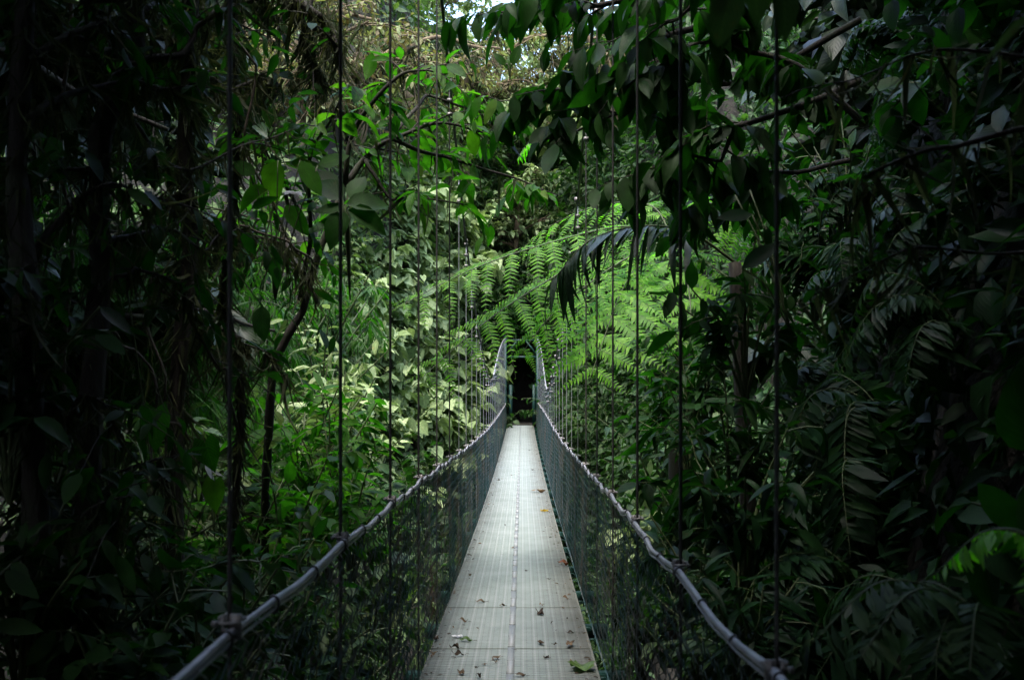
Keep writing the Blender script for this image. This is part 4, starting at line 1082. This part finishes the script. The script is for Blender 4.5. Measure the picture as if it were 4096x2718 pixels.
for a, (rn, z) in enumerate(rows):
    for c_, (y, cn) in enumerate(cols):
        zz = z + rr.uniform(-.3, .3); yy = y + rr.uniform(-.3, .3)
        x = bank_x(yy, zz) - .12
        if x - .5 > (1024 - 522) / 1000. * yy + .1: continue          # outside the frame
        pool, nm, grp = (fps, 'dark fern', 'ferns on the right bank') if (a * 3 + c_ * 2) % 5 in (0, 2, 4) else (gps, 'glossy dark plant', 'glossy plants on the right bank')
        k = int(rr.integers(0, 4)); src = pool[k]
        lab = '%s on the right bank %s, %s' % (nm, 'at ' + rn if 'height' in rn and 'above' not in rn else rn, cn)
        rz = rr.uniform(-.6, .6); sc = rr.uniform(.8, 1.25)
        if id(src) not in used:
            used.add(id(src)); src.location = (x, yy, zz); src.rotation_euler = (0, -.35, rz); src.scale = (sc,) * 3; src['label'] = lab; src['group'] = grp
        else:
            dup(src, (x, yy, zz), rz, sc, lab, grp, (0, -.35))
# lighter leaves catching the sky
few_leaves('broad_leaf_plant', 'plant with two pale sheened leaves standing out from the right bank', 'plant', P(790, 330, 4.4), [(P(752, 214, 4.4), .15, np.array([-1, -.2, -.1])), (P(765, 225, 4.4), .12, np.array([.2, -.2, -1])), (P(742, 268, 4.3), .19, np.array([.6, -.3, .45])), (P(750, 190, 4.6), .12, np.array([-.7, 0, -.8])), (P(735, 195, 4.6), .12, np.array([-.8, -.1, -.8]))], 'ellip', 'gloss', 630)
few_leaves('hanging_leaf_vine', 'out of focus hanging leaves close to the viewer at upper right', 'vine', P(760, -60, 1.75), [(P(735, -22, 1.75), .105, np.array([-.25, .1, -1])), (P(755, -25, 1.8), .10, dn), (P(782, -22, 1.75), .11, dn), (P(715, -30, 1.8), .08, dn)], 'broad', 'mid', 631)
few_leaves('hanging_leaf_vine', 'single blurred long leaf at the right border near the top', 'vine', P(1040, -20, 1.7), [(P(1030, 14, 1.7), .11, np.array([-.8, 0, -.75]))], 'lance', 'mid', 632)
# light fronds in the lower right corner
fern('bank_fern', 'lighter green fern in the lower right corner', P(985, 625, 2.4), 6, .40, 640, 'shade', 'ferns on the right bank', .8, 'simple', 22, .30, math.pi)
fern('bank_fern', 'small yellow-green fern tip at the right border above the corner fern', P(1075, 575, 2.2), 5, .26, 641, 'fern', 'ferns on the right bank', .7, 'simple', 20, .30, math.pi)
# mossy bough on the right
b = P(1060, 110, 2.7)
tree('mossy_bough_tree', 'bough with yellow-brown hanging moss in front of the black hollow at right', P(1120, 700, 2.9),
     limbset([([(1075, 120, 2.8), (1010, 135, 2.7), (940, 152, 2.7), (880, 185, 2.7), (862, 200, 2.7)], .010), ([(1060, 250, 2.8), (960, 250, 2.8), (880, 270, 2.8), (800, 300, 2.9)], .005), ([(1060, 60, 2.8), (960, 60, 2.9), (880, 75, 3.0), (820, 85, 3.1)], .006)]),
     'ellip', .06, 'dark', 650, ntw=5, twl=.2, per=2, r0=.05, trunk=[P(1120, 700, 2.9), P(1100, 300, 2.9), P(1080, -50, 2.8)], sub=False, moss=75, moss_len=.16, tip_r=.002, wobamp=.03)
# right, mid distance: plants between bank and mesh
rs_ = [(690, 400, 8.5, .9, 'ellip', .2, 'dark', 'dark shrub outside the sixth right hanger'), (660, 430, 11, 1.2, 'ellip2', .2, 'shade', 'shrub with light tips in the gap behind the right hangers'), (655, 520, 9.5, 1.0, 'broad2', .2, 'heart', 'pale leaved shrub just above the right rail'), (690, 500, 7.5, .9, 'ellip', .2, 'dark', 'dark shrub with a long grey leaf by the right rail'),
      (700, 560, 6.0, .8, 'ellip', .18, 'gloss', 'glossy shrub above the right handrail bend'), (640, 480, 13, 1.4, 'broad2', .22, 'shade', 'round leaved shrub behind the right mesh'), (705, 370, 9, 1.0, 'ellip2', .18, 'dark', 'dark shrub beneath the tree fern crowns'), (665, 395, 9.3, .6, 'ellip', .17, 'bamboo', 'yellow-green epiphyte on the right, between two dark hangers'),
      (740, 620, 4.5, .7, 'lance', .2, 'gloss', 'glossy shrub outside the near right rail'), (700, 640, 5.5, .8, 'ellip2', .15, 'shade', 'shrub behind the right mesh near the bottom'), (640, 600, 8, 1.0, 'ellip2', .18, 'shade', 'shrub low behind the right mesh'), (620, 540, 12, 1.4, 'broad2', .22, 'shade', 'shrub far down behind the right mesh'),
      (745, 300, 6.6, .9, 'ellip', .18, 'dark', 'dark shrub under the palm'), (730, 420, 6.2, .9, 'lance', .22, 'dark', 'dark narrow leaved shrub right of the tree ferns'), (815, 215, 8.5, 1.3, 'ellip', .18, 'dark', 'dark shrub filling the gap high on the right bank'), (850, 170, 8.0, 1.2, 'ellip2', .17, 'dark', 'dark shrub at the top of the right bank'), (770, 240, 9.5, 1.3, 'ellip2', .18, 'dark', 'dark shrub behind the leaves of the right bank'), (745, 500, 5.2, .8, 'ellip', .17, 'gloss', 'glossy shrub at rail height right of the sixth hanger')]
for i, (px, py, Y, h, k, s_, m_, lab) in enumerate(rs_):
    q = P(px, py, Y); q[2] -= h * .75
    shrub('leafy_shrub', lab, 'shrub', q, h * 1.25, h * .62, k, s_, m_, 660 + i, stems=10, per=7, group='shrubs right of the bridge', droop=.5, sub=2)
few_leaves('pale_leaf_plant', 'plant with white-ribbed leaves reflecting light above the right rail', 'plant', P(700, 600, 7.4), [(P(655, 548, 7.4), .2, np.array([.9, 0, .35])), (P(672, 540, 7.3), .17, np.array([.8, 0, .6])), (P(700, 480, 7.2), .26, np.array([-.35, -.1, -1]))], 'ellip', 'heart', 690)

# ------------------------------------------------------------------ leaves fallen on the deck
def deck_px(px, py):
    z = 0.
    for _ in range(6):
        Y_ = (CAMZ - z) * 1000. / (py - 397.8); z = float(zd(Y_))
    return np.array([(px - 522.2) / 1000 * Y_, Y_, z + .004])


def fallen(px, py, size, kind, mat, lab, rz, curl=.3, group='small dry leaves on the deck', name='fallen_leaf'):
    q = deck_px(px, py); rr = np.random.default_rng(int(px * 7 + py)); v, f, uv = leaf_tmpl(kind, 10)
    v = v.copy(); v[:, 2] = 0
    v[:, 1] -= .5
    v[:, 2] = curl * (v[:, 0] ** 2 * 2.2 + .35 * (v[:, 1]) ** 2) + .09 * curl * np.sin(v[:, 1] * 9 + rr.uniform(0, 6)) + .10 * curl * np.sin(v[:, 0] * 13 + v[:, 1] * 5)
    v[:, 0] *= 1 + .25 * np.sin(v[:, 1] * 17 + rr.uniform(0, 6))
    v *= size; v[:, 2] -= v[:, 2].min()
    c, s_ = math.cos(rz), math.sin(rz)
    v = np.stack([v[:, 0] * c - v[:, 1] * s_, v[:, 0] * s_ + v[:, 1] * c, v[:, 2]], 1) + q
    A = np.concatenate([np.full((len(v), 1), rr.random()), uv], 1)
    g = Geo(); g.add(v, f, attr=A); 
    t_ = thing(name, lab, 'leaf', q, group); g.build('blade', M[mat], t_)
    g = Geo(); e = np.array([-s_ * -.5, c * -.5, 0]) * size + q
    e2 = e + np.array([-s_ * -.3, c * -.3, .02]) * size; tube(g, [e + UP * .004, (e + e2) / 2 + UP * .008, e2 + UP * .004], .0012, 4); g.build('stalk', M['twig'], t_, attr=False)


fallen(580, 668, .17, 'heart', 'fallen_green', 'large round dark green leaf near the right edge, closest to the viewer', .3, .55, None)
fallen(563, 565, .12, 'ellip', 'rust', 'curled shiny rust-red leaf at the right edge of the deck', 1.2, 1.3, None)
fallen(538, 492, .26, 'broad', 'dry', 'large straw-brown leaf lying at mid length right of the middle', 1.4, .6, None)
fallen(544, 511, .16, 'broad', 'yellow', 'yellow-green leaf just beyond the middle, right side', .8, .6, None)
fallen(563, 513, .07, 'ellip', 'dry', 'brown leaf beside the yellow one, right edge', 2, 1, None)
fallen(457, 637, .08, 'petal', 'white', 'whitish leaf scrap at the left side of the deck', 1.4, .5, None)
fallen(465, 641, .10, 'ellip', 'fallen_green', 'dark olive leaf beside the whitish scrap', 1.5, .8, None)
dl = [(480, 602, .12, 1.5), (502, 606, .07, 1.2), (541, 606, .09, 1.6), (563, 608, .06, 2.2), (540, 614, .14, 1.4), (565, 599, .10, 1.2), (570, 633, .09, 1.3), (570, 646, .12, 1.8), (556, 645, .06, 2.6), (541, 644, .12, 1.5), (454, 648, .10, 1.3), (458, 656, .13, 1.6), (496, 659, .11, 1.4),
      (461, 674, .09, 2.0), (479, 678, .11, 1.5), (520, 676, .10, 1.4), (546, 658, .06, .6), (494, 663, .09, 1.5), (484, 665, .06, 1), (436, 640, .09, 1.2), (433, 655, .09, 1.9), (513, 548, .08, 1.5), (478, 496, .10, 1.4), (474, 497, .07, .8), (545, 466, .18, 1.5), (547, 461, .14, 1.6), (532, 470, .12, 1.4), (511, 475, .10, 1.5), (553, 500, .07, 1),
      (546, 436, .22, 1.2), (529, 450, .12, 1.5), (498, 480, .1, 1.3), (526, 571, .06, 1.5), (505, 525, .08, 1.6), (470, 575, .06, 1.2), (463, 622, .10, 1.5), (548, 579, .05, 1), (485, 460, .12, 1), (476, 668, .05, 1), (515, 650, .05, 2.)]
for i, (px, py, s_, rz) in enumerate(dl):
    q = deck_px(px, py)
    fallen(px, py, s_ * .72, ['ellip', 'broad', 'lance'][i % 3], 'dry', 'small dry brown leaf on the deck, %s among the scattered ones' % ('in the nearest metre' if q[1] < 6.4 else 'in the near third' if q[1] < 10 else 'in the middle third' if q[1] < 20 else 'in the far third'), rz + (i % 5) * .5, .8 + .3 * (i % 3))

# crumbs of litter gathered along both edges
rr = np.random.default_rng(777); g = Geo(); n = 520
yy = rr.uniform(4.2, 30, n); sd_ = np.where(rr.random(n) < .5, -1, 1)
xx = CX + sd_ * (HW - np.minimum(rr.exponential(.05, n), .45))
scatter(g, 'ellip2', np.stack([xx, yy, zd(yy) + .006], 1), np.stack([rr.normal(0, 1, n), rr.normal(0, 1, n), rr.normal(.05, .12, n)], 1), UP + rr.normal(0, .3, (n, 3)), rr.uniform(.012, .045, n), None, 1., rr)
o = g.build('leaf_litter', M['dry']); o['kind'] = 'stuff'; o['label'] = 'crumbs of dry leaf gathered along both deck edges'; o['category'] = 'litter'
# ------------------------------------------------------------------ camera, light, world
cam_d = bpy.data.cameras.new('camera'); cam = bpy.data.objects.new('camera', cam_d); C.objects.link(cam)
cam.location = (0, 0, CAMZ); cam.rotation_euler = (R(90), 0, 0)
cam_d.sensor_width = 36.; cam_d.lens = 1000. / 1024. * 36.
cam_d.shift_x = -(522.2 - 512.) / 1024.; cam_d.shift_y = (397.8 - 339.5) / 1024.
cam_d.clip_start = .05; cam_d.clip_end = 1000
cam_d.dof.use_dof = True; cam_d.dof.focus_distance = 13.; cam_d.dof.aperture_fstop = 4.5
S = bpy.context.scene
S.camera = cam
w = bpy.data.worlds.new('World'); S.world = w; w.use_nodes = True
nt = w.node_tree
sky = nt.nodes.new('ShaderNodeTexSky'); sky.sky_type = 'NISHITA'; sky.sun_disc = False
SUN_EL, SUN_AZ = 74., 205.     # azimuth from +Y towards +X
sky.sun_elevation = R(SUN_EL); sky.sun_rotation = R(SUN_AZ); sky.dust_density = 3.; sky.air_density = 1.2
bg = nt.nodes['Background']; bg.inputs[1].default_value = 0.15
nt.links.new(sky.outputs[0], bg.inputs[0])
sd = bpy.data.lights.new('sun', 'SUN'); sd.energy = 0.9; sd.angle = R(30); sd.color = (1, .97, .92)
so = bpy.data.objects.new('sun', sd); C.objects.link(so)
dv = Vector((math.sin(R(SUN_AZ)) * math.cos(R(SUN_EL)), math.cos(R(SUN_AZ)) * math.cos(R(SUN_EL)), math.sin(R(SUN_EL))))
so.rotation_euler = dv.to_track_quat('Z', 'Y').to_euler(); so.location = (10, 20, 40)
S.view_settings.view_transform = 'Standard'; S.view_settings.look = 'None'
S.view_settings.exposure = 2.65; S.view_settings.gamma = 1.
S.cycles.max_bounces = 8; S.cycles.diffuse_bounces = 4; S.cycles.glossy_bounces = 2; S.cycles.transmission_bounces = 4; S.cycles.transparent_max_bounces = 4
S.cycles.caustics_reflective = False; S.cycles.caustics_refractive = False
S.render.film_transparent = False
